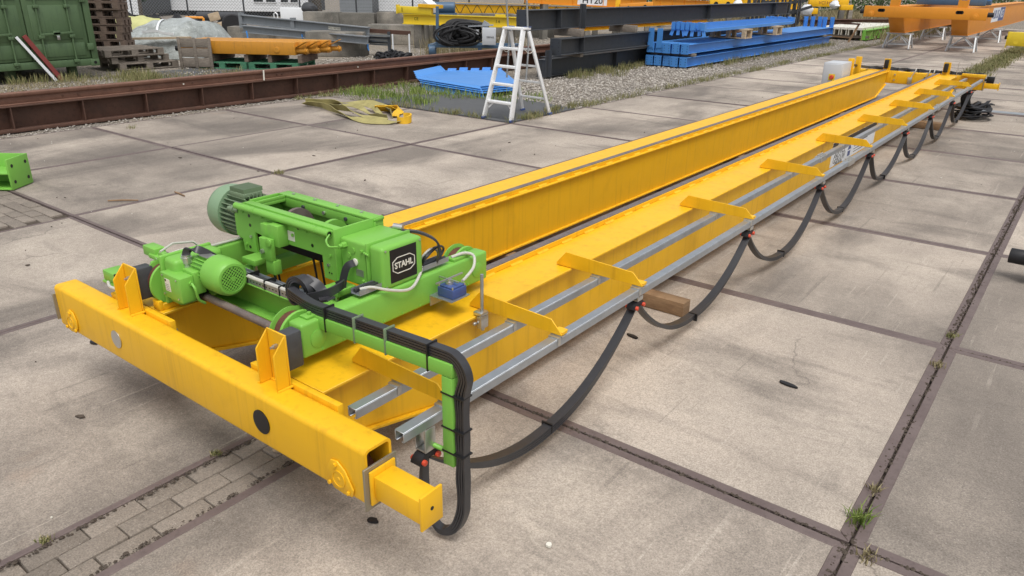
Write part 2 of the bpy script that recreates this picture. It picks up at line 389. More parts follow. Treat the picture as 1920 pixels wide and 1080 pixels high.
CONC, FRAME = slab_meshes(); CONC2, FRAME2 = slab_meshes(ew=.031)
def slab(x, y):
    o = obj('slab', CONC if x > 4 else CONC2, None, pave); o.location = (x, y, random.uniform(-.004, .003))
    o.rotation_euler = (random.uniform(-.0012,.0012), random.uniform(-.0012,.0012), random.uniform(-.0012,.0012))
    f = obj('steel_edge', FRAME if x > 4 else FRAME2, None, o); return o
XR = 4.242
for j in range(-3, 23):
    for x in (0, 2): slab(x, j*2)
    o = slab(4.282, j*2 - .054); o.scale = (.98, 1, 1)
    for x in (XR+2, XR+4): slab(x, j*2 - .054)
for j in range(-3, 3):
    for x in (-4, -2):
        if not (x == -2 and j == -1): slab(x, j*2)
# brick infill strip between the slab fields, and the brick field on the left
def brick_mesh(l, wd, h=.07):
    mb = MB(); mb.box(0.002, l-.002, .002, wd-.002, -h, 0); me = mesh_from(mb, bevel=.0045, seg=2); me.materials.append(M['brick']); return me
BR = brick_mesh(.205, .098); strip = bpy.data.objects.new('brick_strip', None); COL.objects.link(strip)
tag(strip, 'three rows of worn concrete bricks filling the gap between the slab fields', kind='structure')
nb = 0
for r in range(3):
    y = -4.2 + r*.068 % .205
    y = -4.2 + (.0, .09, .17)[r]
    while y < 13.0:
        o = obj('brick', BR, None, strip); o.rotation_euler = (random.uniform(-.02,.02), random.uniform(-.02,.02), rad(90) + random.uniform(-.012,.012))
        o.location = (3.993 + .0965*(r+1), y, -.007 - random.uniform(0, .008)); y += .2065
BL = brick_mesh(.205, .102); bf = bpy.data.objects.new('brick_field', None); COL.objects.link(bf)
tag(bf, 'small mossy brick paving filling one missing slab on the left', kind='structure')
for r in range(19):
    for c in range(10):
        x = -1.99 + c*.205 + (.1 if r % 2 else 0)
        if x > -.21: continue
        o = obj('brick', BL, None, bf); o.location = (x, -1.99 + r*.1045, -.006 - random.uniform(0, .010)); o.rotation_euler = (random.uniform(-.02,.02), random.uniform(-.02,.02), random.uniform(-.01,.01))

# ------------------------------------------------------------------ the yellow bridge crane
BASE = (4.0, -1.2, 0)
cr = Thing('bridge_crane', 'long yellow double girder bridge crane lying on timbers in the middle of the yard', 'crane', BASE)
YN, YF = -1.075, 12.36                                # girder ends (between the two end carriages)
def girder(x0, x1, rail0, rail1, inner):
    """box girder: top flange x0..x1, webs, bottom flange, raked ends; rail bar on the inner edge"""
    zt, zb = .50, .105; g = MB()
    g.box(x0, x1, YN, YF, zt-.012, zt)
    prof = [(YN, zt-.014), (YF, zt-.014), (YF, .285), (YF-.62, zb+.012), (YN+.78, zb+.012), (YN, .285)]
    wx0, wx1 = x0+.03, x1-.03
    g.prism(prof, 'x', wx0, wx1)
    fl = [(YN, .285), (YN+.78, zb+.012), (YF-.62, zb+.012), (YF, .285)]
    bx0, bx1 = x0+.008, x1-.008
    for (ya, za), (yb, zb2) in zip(fl[:-1], fl[1:]):
        g.add([(bx0,ya,za-.001),(bx1,ya,za-.001),(bx1,yb,zb2-.001),(bx0,yb,zb2-.001),(bx0,ya,za-.014),(bx1,ya,za-.014),(bx1,yb,zb2-.014),(bx0,yb,zb2-.014)],
              [(0,1,2,3),(7,6,5,4),(0,4,5,1),(1,5,6,2),(2,6,7,3),(3,7,4,0)])
    go = cr.part('girder', g, M['yellow'], bevel=.002, seg=1)
    rb = MB(); rb.box(rail0, rail1, YN+.02, YF-.02, zt+.001, zt+.030); cr.part('rail', rb, M['yellow'], go, bevel=.002, seg=1)
    rt = MB(); rt.box(rail0+.002, rail1-.002, YN+.05, YF-.05, zt+.0305, zt+.0335); cr.part('rail_running_surface', rt, M['rail_steel'], go)
    wb = MB(); y = YN + .25; xs = rail1 if True else rail0
    while y < YF - .4:
        for xx in (rail1, rail0):
            sgn = 1 if xx == rail1 else -1
            pts = [(xx, zt+.001), (xx + sgn*.011, zt+.001), (xx, zt+.010)]
            wb.prism(pts, 'y', y, y+.10)
        y += .235
    tag(cr.part('weld_bead', wb, M['yellow'], go), kind='stuff')
    return go
g_rear = girder(3.225, 3.565, 3.487, 3.537, 1)
g_front = girder(4.30, 4.638, 4.325, 4.375, 0)

def end_carriage(y0, y1, s, near):
    """s = outward direction (-1 near, +1 far); hollow rounded box 2.87..5.03"""
    x0, x1, z0, z1, t = (2.872, 5.03, .293, .505, .010)
    def loop(o, r):
        pts = []
        for (cy, cz, a0) in ((y1-o-r, z1-o-r, 0), (y0+o+r, z1-o-r, 90), (y0+o+r, z0+o+r, 180), (y1-o-r, z0+o+r, 270)):
            for k in range(5):
                a = rad(a0 + k*22.5); pts.append((cy + r*math.cos(a), cz + r*math.sin(a)))
        return pts
    A = loop(0, .020); B = loop(t, .012); n = len(A); mb = MB()
    vs = [(x0, *p) for p in A] + [(x1, *p) for p in A] + [(x1, *p) for p in B] + [(x1-.35, *p) for p in B] + [(x0, *p) for p in B] + [(x0+.35, *p) for p in B]
    fs = []
    for i in range(n):
        j = (i+1) % n
        fs += [(i, j, n+j, n+i), (n+i, n+j, 2*n+j, 2*n+i), (2*n+i, 2*n+j, 3*n+j, 3*n+i), (j, i, 4*n+i, 4*n+j), (4*n+j, 4*n+i, 5*n+i, 5*n+j)]
    fs += [tuple(range(3*n, 4*n)), tuple(range(5*n, 6*n))]
    mb.add(vs, fs); c = cr.part('end_carriage', mb, M['yellow'])
    yo = y0 if s < 0 else y1                          # outer face
    for xc in (4.905, 3.0):                           # bearing covers: triangular plate with boss and three bolts
        b = MB(); k = 1 if xc > 4 else -1
        poly = [(xc-.058, .335), (xc-.06, .375), (xc-.038, .412), (xc-.005, .418), (xc+.03, .395), (xc+.068, .335), (xc+.06, .306), (xc+.02, .300), (xc-.03, .303)]
        if k < 0: poly = [(2*xc - a, z) for a, z in poly][::-1]
        b.prism(poly, 'y', yo + s*.001, yo + s*.008); bp = cr.part('bearing_cover', b, M['yellow'], c, bevel=.003)
        rg = MB(); rg.lathe((xc, yo + s*.0085, .352), (0, s, 0), [(0,.032),(.003,.032),(.003,.027),(.0008,.027),(.0008,.008),(.003,.006)], 24); cr.part('bearing_cap', rg, M['yellow'], c)
        for dx, z in ((-.012*k, .402), (-.045*k, .322), (.045*k, .318)):
            q = MB(); q.cyl((xc+dx, yo + s*.0085, z), (xc+dx, yo + s*.016, z), .0075, 6); cr.part('bolt', q, M['yellow'], c)
    for xc in ((4.487, 3.44) if near else (4.3,)):    # plugged access holes
        h = MB(); h.cyl((xc, yo + s*.001, .398), (xc, yo + s*.004, .398), .047 if xc > 4 else .041, 28)
        cr.part('hole_plug', h, M['black'] if xc > 4 else M['zinc'], c)

    for xe, dx in ((x0, -1), (x1, 1)):                # end plates of steel across the lower half, plus buffers
        e = MB(); top = .462 if dx < 0 else .446
        e.box(min(xe + dx*.001, xe + dx*.009), max(xe + dx*.001, xe + dx*.009), y0-.014, y1+.012, .288 if dx > 0 else .33, top)
        cr.part('end_plate', e, M['passivated'], c, bevel=.001, seg=1)
    return c
nc = end_carriage(-1.235, -1.122, -1, True)
fc = end_carriage(12.40, 12.515, 1, False)
for cy, co in ((-1.178, nc), (12.457, fc)):           # square buffer stubs on the right-hand ends
    st = MB(); st.box(5.049, 5.249, cy-.043, cy+.043, .328, .414); so = cr.part('buffer_stub', st, M['yellow'], co, bevel=.006)
    fl = MB(); fl.box(5.040, 5.0485, cy-.054, cy+.054, .306, .432); cr.part('buffer_flange', fl, M['yellow'], co, bevel=.002)
    pl = MB(); pl.box(5.2495, 5.259, cy-.046, cy+.048, .308, .432); cr.part('buffer_plate', pl, M['yellow'], co, bevel=.002)
    hl = MB(); hl.cyl((5.2592, cy, .372), (5.2602, cy, .372), .007, 12); cr.part('bolt_hole', hl, M['black'], co)
# wheels of the end carriages, peeping out below
for cy, co in ((-1.178, nc), (12.457, fc)):
    for xc in (4.905, 3.0):
        wl = MB(); wl.cyl((xc, cy-.03, .352), (xc, cy+.03, .352), .082, 28); cr.part('wheel', wl, M['tread'], co, bevel=.004)
# end plates of the girders (the raised bar behind the carriage) and splice bolts
for xa, xb in ((3.19, 3.70), (4.27, 4.77)):
    p = MB(); p.box(xa, xb, -1.119, -1.094, .31, .514); pp = cr.part('connection_plate', p, M['yellow'], bevel=.002)
    for z in (.36, .45):
        q = MB(); q.cyl((xb-.035, -1.0935, z), (xb-.035, -1.078, z), .014, 6); cr.part('bolt', q, M['zinc'], pp)
    p = MB(); p.box(xa, xb, 12.372, 12.397, .30, .514); pp = cr.part('connection_plate', p, M['yellow'], bevel=.002)
    for z in (.36, .45):
        q = MB(); q.cyl((xb-.035, 12.355, z), (xb-.035, 12.3715, z), .016, 6); cr.part('bolt', q, M['zinc'], pp)
# bent-plate buffer posts on the carriages
def post(xc, near):
    y0, s = (-1.125, 1) if near else (12.41, -1)
    def P(y): return y0 + s*(y)
    mb = MB(); h0, h1 = .506, .708; wd = .054; dp = .056; t = .007
    bk = sorted((P(-.004), P(-.004+t)))
    mb.box(xc-wd, xc+wd, bk[0], bk[1], h0, h1)
    for sg in (-1, 1):
        xa, xb = sorted((xc + sg*wd, xc + sg*(wd-t)))
        poly = [(P(-.0045), h0), (P(-dp), h0), (P(-dp), h1-.062), (P(-.0045), h1-.002)]
        mb.prism(poly, 'x', xa, xb)
    po = cr.part('stop_post', mb, M['yellow'], bevel=.0015, seg=1)
    wl_ = MB(); wl_.tube([(xc-wd-.004, P(-dp-.003), .507), (xc-wd-.004, P(.004), .507)], .005, 6); wl_.tube([(xc+wd+.004, P(-dp-.003), .507), (xc+wd+.004, P(.004), .507)], .005, 6); wl_.tube([(xc-wd+.008, P(-.008), .507), (xc+wd-.008, P(-.008), .507)], .005, 6); cr.part('weld_seam', wl_, M['yellow'], po)
    bf_ = MB(); ya, yb = sorted((P(.004), P(.088)))
    bf_.box(xc-.034, xc+.026, ya, yb, .545, .69)
    cr.part('rubber_buffer', bf_, M['buffer'] if near else M['rubber'], po, bevel=.008)
    bo = MB(); bo.cyl((xc+.005, P(-.005), .655), (xc+.005, P(-.022), .655), .009, 6); bo.cyl((xc+.005, P(-.022), .655), (xc+.005, P(-.032), .655), .005, 8); cr.part('bolt', bo, M['zinc'], po)
post(3.442, True); post(4.470, True); post(3.50, False); post(4.44, False)
# bracket arms carrying the two C-rails
ARMS = [-.86, -.17, .523, 1.965, 3.42, 4.89, 6.37, 7.86, 9.33, 10.79]
def arm_mesh():
    mb = MB(); t = .006
    mb.prism([(4.545,0),(5.045,0),(5.045,.006),(4.99,.062),(4.60,.078),(4.545,.012)], 'y', 0, t)
    mb.box(4.545, 5.045, t+.0005, .045, 0, .006); mb.box(5.0, 5.045, .0065, .05, .0065, .014)
    return mesh_from(mb, bevel=.001, seg=1, off=BASE)
AM = arm_mesh(); AM.materials.append(M['yellow'])
for k, y in enumerate(ARMS):
    o = obj('bracket_arm', AM, None, cr.o); o.location = (0, y, .5035)
CZ0, CZ1 = .455, .494
def c_rail(xc):
    mb = MB(); h = .021; t = .004; lip = .011
    mb.box(xc-h, xc+h, -1.075, 12.2, CZ1-t, CZ1)
    mb.box(xc-h, xc-h+t, -1.075, 12.2, CZ0, CZ1-t-.0004); mb.box(xc+h-t, xc+h, -1.075, 12.2, CZ0, CZ1-t-.0004)
    mb.box(xc-h+t+.0003, xc-h+lip, -1.075, 12.2, CZ0, CZ0+t); mb.box(xc+h-lip, xc+h-t-.0003, -1.075, 12.2, CZ0, CZ0+t)
    r = cr.part('c_rail', mb, M['galv'], bevel=.0012, seg=1)
    for y in ARMS:
        q = MB(); q.box(xc-.026, xc+.026, y-.02, y-.0006, CZ0+.008, CZ1+.006); q.box(xc-.03, xc+.03, y+.0005, y+.028, CZ1+.001, CZ1+.008); cr.part('rail_clamp', q, M['zinc'], r, bevel=.002)
    for y in (4.25, 8.3):
        q = MB(); q.box(xc-.03, xc+.03, y-.09, y+.09, CZ0-.004, CZ1+.004)
        for a in (-.06, -.02, .02, .06): q.cyl((xc-.012, y+a, CZ1+.004), (xc-.012, y+a, CZ1+.02), .009, 6); q.cyl((xc+.014, y+a, CZ1+.004), (xc+.014, y+a, CZ1+.016), .009, 6)
        cr.part('rail_joint', q, M['zinc'], r, bevel=.002)
c_rail(4.788); c_rail(5.018)
# strips, cables and cabinet on the far carriage
cab = MB(); cab.box(2.88, 3.19, 10.75, 11.25, .30, .715); cb = cr.part('control_cabinet', cab, M['cabinet'], bevel=.008)
dr = MB(); dr.box(2.895, 3.175, 10.732, 10.7495, .32, .695); cr.part('cabinet_door', dr, M['cabinet'], cb, bevel=.005)
sw = MB(); sw.box(2.99, 3.09, 10.725, 10.7315, .44, .54); cr.part('switch_plate', sw, M['yellow2'], cb)
kn = MB(); kn.lathe((3.04, 10.7245, .49), (0,-1,0), [(0,.036),(.012,.036),(.014,.028),(.03,.024)], 20); cr.part('red_switch', kn, M['red'], cb)
for y in (11.27, 11.75):
    q = MB(); q.box(3.12, 3.21, y, y+.06, .42, .76); cr.part('cabinet_bracket', q, M['yellow'], cb, bevel=.003)
for k in range(4):
    pts = [(3.1, 10.9 + .05*k, .70)]
    for i in range(30):
        x = 3.2 + i*(5.0-3.2)/29; pts.append((x, 12.46 + .012*math.sin(i*.9 + k) + .012*k, .522 + .014*k % .03 + .008*math.sin(i*1.7 + k*2)))
    q = MB(); q.tube(pts, .011, 7); cr.part('cable', q, M['cable'], fc)
for xx in np.arange(3.5, 5.0, .17):
    q = MB(); q.box(xx, xx+.012, 12.43, 12.52, .506, .56); cr.part('cable_tie', q, M['black'], fc)
for xx in (3.95, 4.17, 4.24):
    q = MB(); q.tube([(xx+.02,12.45,.54),(xx+.03,12.40,.57),(xx+.03,12.37,.53),(xx-.01,12.375,.45),(xx-.03,12.378,.36)], .008, 8); cr.part('white_cable', q, M['whitecable'], fc)
q = MB(); q.box(3.88, 3.95, 12.36, 12.398, .31, .42); cr.part('junction_box', q, M['zinc'], fc, bevel=.004)
for xx in (4.13, 4.21):
    q = MB(); q.box(xx, xx+.05, 12.36, 12.398, .36, .44); cr.part('plug_socket', q, M['black'], fc, bevel=.004)
q = MB(); q.cyl((4.66, 12.0, .505), (4.66, 12.0, .75), .004, 6); cr.part('thin_rod', q, M['zinc'])
q = MB(); q.box(4.70, 5.05, 12.30, 12.396, .512, .552); cr.part('far_bracket', q, M['yellow'], bevel=.002)
q = MB(); q.box(5.06, 5.17, 12.42, 12.50, .42, .52); q.cyl((5.06,12.46,.47),(5.0,12.44,.45),.02,10); cr.part('floodlight', q, M['black'], fc, bevel=.004)
# notice board on the outer web of the front girder
q = MB(); q.box(4.6085, 4.611, 5.3, 7.05, .17, .42); nb_ = cr.part('notice_board', q, M['white'])
q = MB(); q.box(4.6113, 4.612, 5.3, 7.05, .375, .42); cr.part('notice_header', q, M['black'], nb_)
q = MB(); q.box(4.6113, 4.612, 5.92, 6.02, .19, .245); cr.part('notice_mark', q, M['navy'], nb_)
q = MB(); q.prism([(5.90,.26),(6.04,.26),(5.97,.33)], 'x', 4.6113, 4.612); cr.part('notice_mark', q, M['navy'], nb_)
for body, y, z, s in (('SERVICE', 5.60, .30, .11), ('GEBOUW', 5.60, .225, .10)):
    text_on('notice_text', body, s, (4.6115, y, z), (0,1,0), (0,0,1), M['black'], nb_, BASE)
text_on('notice_text', 'www.service', .05, (4.6115, 5.6, .185), (0,1,0), (0,0,1), M['black'], nb_, BASE)
for k in range(5):
    q = MB(); q.box(4.6113, 4.612, 6.15, 6.7 - .06*(k % 3), .20 + k*.03, .207 + k*.03); cr.part('notice_line', q, M['darkgrey'], nb_)
# weld-on bolts of the near flange lip: rail end stops
for xx in (3.512, 4.35):
    q = MB(); q.box(xx-.025, xx+.025, YN-.0, YN+.02, .501, .545); cr.part('rail_stop', q, M['yellow'], bevel=.002)
# vertical rod with clamp on the front flange edge (limit switch trigger)
q = MB(); q.cyl((4.655, -.215, .475), (4.655, -.215, .695), .0075, 10); rod = cr.part('trigger_rod', q, M['galv'])
q = MB(); q.box(4.625, 4.672, -.24, -.19, .505, .522); q.box(4.645, 4.672, -.24, -.19, .445, .5045); q.cyl((4.658,-.215,.43),(4.658,-.215,.4445),.01,6); q.cyl((4.642,-.26,.47),(4.642,-.2405,.47),.009,6); cr.part('rod_clamp', q, M['zinc'], rod, bevel=.004)

# ------------------------------------------------------------------ timbers and old beams under the crane
def timber(x0, x1, y0, y1, z1, label, mat='wood'):
    mb = MB(); n = 9; vs = []
    mb.box(x0, x1, y0, y1, .001, z1)
    return single('timber', mb, M[mat], label, 'timber', 'timbers under the crane', bevel=.003)
timber(3.05, 4.905, 1.37, 1.465, .089, 'brown timber under the crane, end sticking out below the third bracket arm')
timber(3.0, 4.93, 9.6, 9.78, .089, 'timber under the far part of the crane near the heap of cables')
timber(3.1, 4.5, 5.6, 5.75, .089, 'timber block under the middle of the crane between the girders')
for k, (xa, xb) in enumerate(((3.72, 3.83), (4.06, 4.16))):
    mb = MB(); mb.box(xa, xb, -.2, 12.0, .001, .012); mb.box((xa+xb)/2-.006, (xa+xb)/2+.006, -.2, 12.0, .0125, .068); mb.box(xa+.02, xb-.02, -.2, 12.0, .0685, .085)
    single('old_rail', mb, M['steel_edge'], ['rusty old rail lying under the crane close to the rear girder', 'rusty old rail lying under the crane close to the front girder'][k], 'rail', 'old rails under the crane')

# ------------------------------------------------------------------ the green hoist trolley
TB = (4.0, -.5, .53)
tr = Thing('hoist_trolley', 'light green crane trolley with hoist and motors standing on the yellow girders', 'trolley', TB)
G = M['green']
fb = MB(); fb.box(4.388, 4.466, -1.018, .052, .548, .688); fbo = tr.part('end_beam', fb, G, bevel=.012, seg=3)
rbm = MB(); rbm.box(3.395, 3.465, -1.018, .052, .548, .688); rbo = tr.part('end_beam', rbm, G, bevel=.012, seg=3)
for yy in (-.945, -.02):
    q = MB(); q.lathe((4.4665, yy, .612), (1,0,0), [(0,.036),(.003,.036),(.003,.033),(.0035,.032),(.004,.001)], 28); tr.part('axle_boss', q, G, fbo)
for yy in (-.945, -.06):
    q = MB(); q.box(4.40, 4.445, yy-.028, yy+.028, .6885, .697); q.cyl((4.423, yy, .697),(4.423, yy, .708),.008,6); tr.part('inspection_cap', q, G, fbo, bevel=.002)
q = MB(); q.box(4.405, 4.455, -.17, -.05, .6885, .702); tr.part('pad_plate', q, G, fbo, bevel=.002)
# wheels on the rails
for xr, yc in ((4.352, -.965), (4.352, -.015), (3.488, -.995), (3.508, -.015)):
    q = MB(); q.lathe((xr-.036, yc, .612), (1,0,0), [(0,.03),(0,.092),(.009,.095),(.0125,.078)], 36)
    q.lathe((xr+.024, yc, .612), (1,0,0), [(-.0005,.078),(.003,.095),(.012,.092),(.012,.03)], 36)
    wo_ = tr.part('wheel', q, G); q = MB(); q.cyl((xr-.0235, yc, .612), (xr+.0235, yc, .612), .0775, 36, caps=True); tr.part('wheel_tread', q, M['tread'], wo_)
    q = MB(); q.cyl((xr-.06, yc, .612), (xr+.06, yc, .612), .02, 14); tr.part('wheel_hub', q, M['steel_edge'], wo_)
# cross channels
def channel(yw, s, x0=3.466, x1=4.3875):
    q = MB(); z0, z1, d, t = .512, .652, .062, .007
    q.box(x0, x1, min(yw, yw+s*t), max(yw, yw+s*t), z0, z1)
    for za, zb in ((z0, z0+t), (z1-t, z1)):
        ya, yb = sorted((yw + s*(t+.0004), yw + s*d)); q.box(x0, x1, ya, yb, za, zb)
    return tr.part('cross_beam', q, G, bevel=.002)
cb1 = channel(-.785, -1); channel(-.22, 1)
for x0, x1 in ((3.62, 3.72), (4.19, 4.29)):           # feet and saddles for the hoist
    for ya, yb in ((-.70, -.60), (-.40, -.31)):
        q = MB(); q.box(x0, x1, ya, yb, .645, .672); tr.part('hoist_foot', q, G, bevel=.003)
        q = MB(); q.cyl(((x0+x1)/2+.02, ya+.02, .60), ((x0+x1)/2+.02, ya+.02, .6445), .009, 8); tr.part('foot_bolt', q, M['zinc'])
for x0, x1 in ((3.600, 3.66), (4.22, 4.28)):
    q = MB(); q.box(x0, x1, -.7775, -.2245, .56, .62); tr.part('saddle_bar', q, G, bevel=.003)
# hoist frame
PL = [(3.48,.73),(3.48,.83),(3.53,.892),(4.195,.892),(4.195,.668),(4.115,.668),(4.11,.77),(3.71,.765),(3.632,.772),(3.632,.668),(3.53,.662),(3.525,.719)]
for y0, y1 in ((-.622, -.610), (-.392, -.380)):
    q = MB(); q.prism(PL, 'y', y0, y1); tr.part('side_plate', q, G, bevel=.0015, seg=1)
q = MB(); q.cyl((3.52, -.634, .882), (4.185, -.634, .882), .0155, 18); tb_ = tr.part('frame_tube', q, G)
for xa in (3.66, 4.09):
    q = MB(); q.cyl((xa, -.634, .882), (xa+.012, -.634, .882), .0168, 18); tr.part('tube_collar', q, G, tb_)
q = MB(); q.cyl((4.1852, -.634, .882), (4.186, -.634, .882), .011, 14); tr.part('tube_bore', q, M['black'], tb_)
q = MB(); q.box(3.55, 4.20, -.6095, -.572, .885, .899); tr.part('top_plate', q, G, bevel=.002)
q = MB(); q.box(3.54, 4.215, -.412, -.352, .888, .900); q.box(3.54, 4.215, -.412, -.402, .842, .8875); fcn = tr.part('far_channel', q, G, bevel=.003)
for xa in (3.73, 3.88, 4.03):
    q = MB(); q.cyl((xa, -.4125, .866), (xa, -.421, .866), .0085, 12); tr.part('bolt', q, M['darkgrey'] if xa != 3.88 else M['zinc'], fcn)
q = MB(); q.box(3.535, 3.5955, -.571, -.413, .868, .884); q.box(3.535, 3.545, -.571, -.413, .8845, .9); q.box(3.585, 3.5955, -.571, -.413, .8845, .9); tr.part('cross_channel', q, G, bevel=.0015)
q = MB(); q.box(4.1965, 4.2085, -.628, -.352, .664, .904); tr.part('bulkhead', q, G, bevel=.004)
q = MB(); q.box(3.53, 3.542, -.609, -.393, .67, .867); tr.part('bulkhead', q, G, bevel=.004)
for xa, za in ((3.60,.845),(3.60,.80),(3.58,.69),(3.96,.86),(4.05,.80),(4.15,.70),(4.165,.70)):
    q = MB(); q.cyl((xa, -.6225, za), (xa, -.6235, za), .008 if za != .70 else .004, 12); tr.part('hole', q, M['black'])
for xa, za in ((3.555,.86),(3.70,.86),(3.80,.885),(3.92,.82),(4.02,.86),(4.14,.86),(4.165,.78),(4.15,.735),(3.555,.70),(3.60,.745)):
    q = MB(); q.cyl((xa, -.6226, za), (xa, -.6290, za), .0075, 6); tr.part('bolt', q, M['zinc'] if int(za*1000) % 2 else G)
for ya, za in ((-.585,.855),(-.39,.855),(-.585,.70),(-.39,.70)):
    q = MB(); q.cyl((4.3727, ya-.0, za), (4.3727, ya, za+.0), .001, 6) if False else q.cyl((4.4622, ya, za), (4.4652, ya, za), .0042, 8); tr.part('cover_screw', q, M['zinc'])
for xa in (3.62, 3.78, 3.94, 4.10):
    q = MB(); q.cyl((xa, -.382, .9002), (xa, -.382, .9062), .008, 6); tr.part('bolt', q, M['zinc'])
for k in range(9):
    q = MB(); yy = -.93 + k*.105; q.cyl((4.4662, yy, .562), (4.4692, yy, .562), .0045, 8); tr.part('rivet', q, G, fbo)
q = MB(); q.tube([(3.43,-1.0,.70),(3.45,-.9,.718),(3.455,-.75,.70),(3.45,-.5,.696),(3.455,-.2,.697)], .006, 7); tr.part('thin_cable', q, M['whitecable'], rbo)
q = MB(); q.tube([(3.52,-1.02,.76),(3.50,-.95,.775),(3.49,-.85,.755),(3.50,-.80,.70)], .005, 7); tr.part('thin_cable', q, M['whitecable'], rbo)
q = MB(); q.tube([(3.99,-.64,.60),(3.97,-.62,.56),(3.95,-.60,.50)], .006, 7); q.tube([(4.02,-.70,.60),(4.08,-.72,.64),(4.16,-.74,.655)], .006, 7); tr.part('thin_cable', q, M['cable'])
q = MB(); q.box(4.30, 4.345, -.6032, -.6022, .72, .75); tr.part('type_plate', q, M['zinc'])
q = MB(); q.box(3.86, 3.93, -.6232, -.6222, .79, .835); tr.part('type_plate', q, M['cream'])
# rope drum
q = MB(); prof = [(0,.02),(0,.082)]; x = 0
while x < .60: prof += [(x,.072),(x+.006,.078),(x+.012,.072)]; x += .012
prof += [(.60,.082),(.60,.02)]; q.lathe((3.57, -.50, .755), (1,0,0), prof, 28); dm = tr.part('rope_drum', q, M['rubber'])
for xx in (3.95, 4.0): 
    q = MB(); q.cyl((xx,-.55,.70),(xx,-.53,.50),.005,6); tr.part('wire_rope', q, M['rubber'], dm)
q = MB(); q.lathe((3.78,-.5,.80),(1,0,0),[(0,.05),(0,.09),(.02,.09),(.02,.05)],28); tr.part('rope_guide', q, M['steel_edge'], dm)
q = MB(); q.lathe((4.03,-.5,.80),(1,0,0),[(0,.05),(0,.085),(.02,.085),(.02,.05)],28); tr.part('rope_guide', q, G, dm)
# load lever with spring
q = MB(); q.box(3.745, 3.80, -.665, -.6225, .765, .85); q.box(3.812, 3.885, -.675, -.6225, .765, .862); lv = tr.part('load_lever', q, G, bevel=.003)
q = MB(); q.box(3.775, 3.855, -.70, -.6755, .70, .80); q.box(3.80, 3.86, -.695, -.655, .635, .6995); tr.part('lever_arm', q, G, lv, bevel=.003)
q = MB(); q.cyl((3.85,-.7005,.79),(3.85,-.708,.79),.02,20); tr.part('lever_pin', q, G, lv, bevel=.002)
q = MB(); q.cyl((3.80,-.7005,.74),(3.80,-.712,.74),.011,6); tr.part('bolt', q, M['zinc'], lv)
q = MB(); q.cyl((3.825,-.675,.634),(3.835,-.66,.50),.006,8); q.cyl((3.79,-.64,.70),(3.82,-.63,.45),.005,8); tr.part('wire_rope', q, M['rubber'], lv)
# hoist motor
def tr_mo(name, mb, *a, **k):
    mb.v = [(3.49+(x-3.47)*.74, -.50+(y+.50)*.92, .79+(z-.795)*.92) for x, y, z in mb.v]; return tr.part(name, mb, *a, **k)
q = MB(); q.lathe((3.47,-.50,.795),(-1,0,0),[(0,.080),(.02,.094),(.22,.094),(.225,.06)],32); mo = tr_mo('hoist_motor', q, M['motor_green'])
q = MB()
for k in range(30):
    a = 2*math.pi*k/30 + .02
    if 60 < math.degrees(a) % 360 < 100 and False: continue
    c0 = Vector((0, math.cos(a), math.sin(a))); 
    q.bar(Vector((3.465,-.50,.795)) + c0*.108, Vector((3.25,-.50,.795)) + c0*.108, .0055, .032, up=c0)
tr_mo('cooling_fins', q, M['motor_green'], mo)
q = MB(); q.box(3.29, 3.45, -.565, -.45, .90, .925); tr_mo('motor_terminal_box', q, M['motor_green'], mo, bevel=.004)
q = MB()
for k in range(11): q.box(3.295+k*.0145, 3.30+k*.0145, -.56, -.445, .9255, .948)
tr_mo('terminal_box_ribs', q, M['motor_green'], mo)
q = MB(); q.lathe((3.262,-.50,.795),(-1,0,0),[(0,.118),(.001,.134),(.10,.136),(.135,.128),(.158,.105),(.168,.07),(.17,.01)],40); tr_mo('fan_cowl', q, M['cowl_green'], mo)
q = MB(); q.cyl((3.40,-.63,.86),(3.50,-.625,.862),.014,12); q.cyl((3.44,-.63,.862),(3.46,-.63,.862),.018,12); tr_mo('cable_gland', q, M['motor_green'], mo)
q = MB(); q.box(3.455, 3.479, -.60, -.40, .70, .87); tr.part('motor_flange', q, G, mo, bevel=.01)
# gear and control box with the name panel
q = MB(); q.box(4.209, 4.372, -.602, -.372, .676, .868); bx = tr.part('gear_case', q, G, bevel=.010, seg=3)
q = MB(); q.box(4.3725, 4.382, -.610, -.364, .680, .876); tr.part('cover_flange', q, G, bx, bevel=.003)
q = MB(); q.box(4.3825, 4.462, -.603, -.371, .686, .870); cv = tr.part('control_cover', q, G, bx, bevel=.016, seg=4)
q = MB(); q.box(4.4622, 4.4635, -.562, -.412, .710, .852); pn = tr.part('name_panel', q, M['black'], bx)
q = MB()
a, b_ = .062, .034; yc, zc = -.487, .779; oc = [(-a,-.018),(-a+.026,-b_),(a-.026,-b_),(a,-.018),(a,.018),(a-.026,b_),(-a+.026,b_),(-a,.018)]
for i in range(8):
    p0, p1 = oc[i], oc[(i+1) % 8]; q.bar((4.4641, yc+p0[0], zc+p0[1]), (4.4641, yc+p1[0], zc+p1[1]), .0012, .0036, up=Vector((1,0,0)).cross(Vector((0,p1[0]-p0[0],p1[1]-p0[1]))))
tr.part('badge_outline', q, M['cream'], pn)
text_on('badge_letters', 'STAHL', .036, (4.4641, yc, zc-.001), (0,1,0), (0,0,1), M['cream'], pn, TB, bold=.0010, xs=.98)
q = MB(); q.cyl((4.245,-.6025,.842),(4.245,-.625,.842),.013,6); q.cyl((4.245,-.625,.842),(4.245,-.64,.842),.009,12); gl = tr.part('cable_gland', q, G, bx)
for xa, za in ((4.29,.826),(4.262,.80)):
    q = MB(); q.lathe((xa,-.6025,za),(0,-1,0),[(0,.0125),(.004,.0125),(.004,.006)],18); tr.part('blind_plug', q, G, bx)
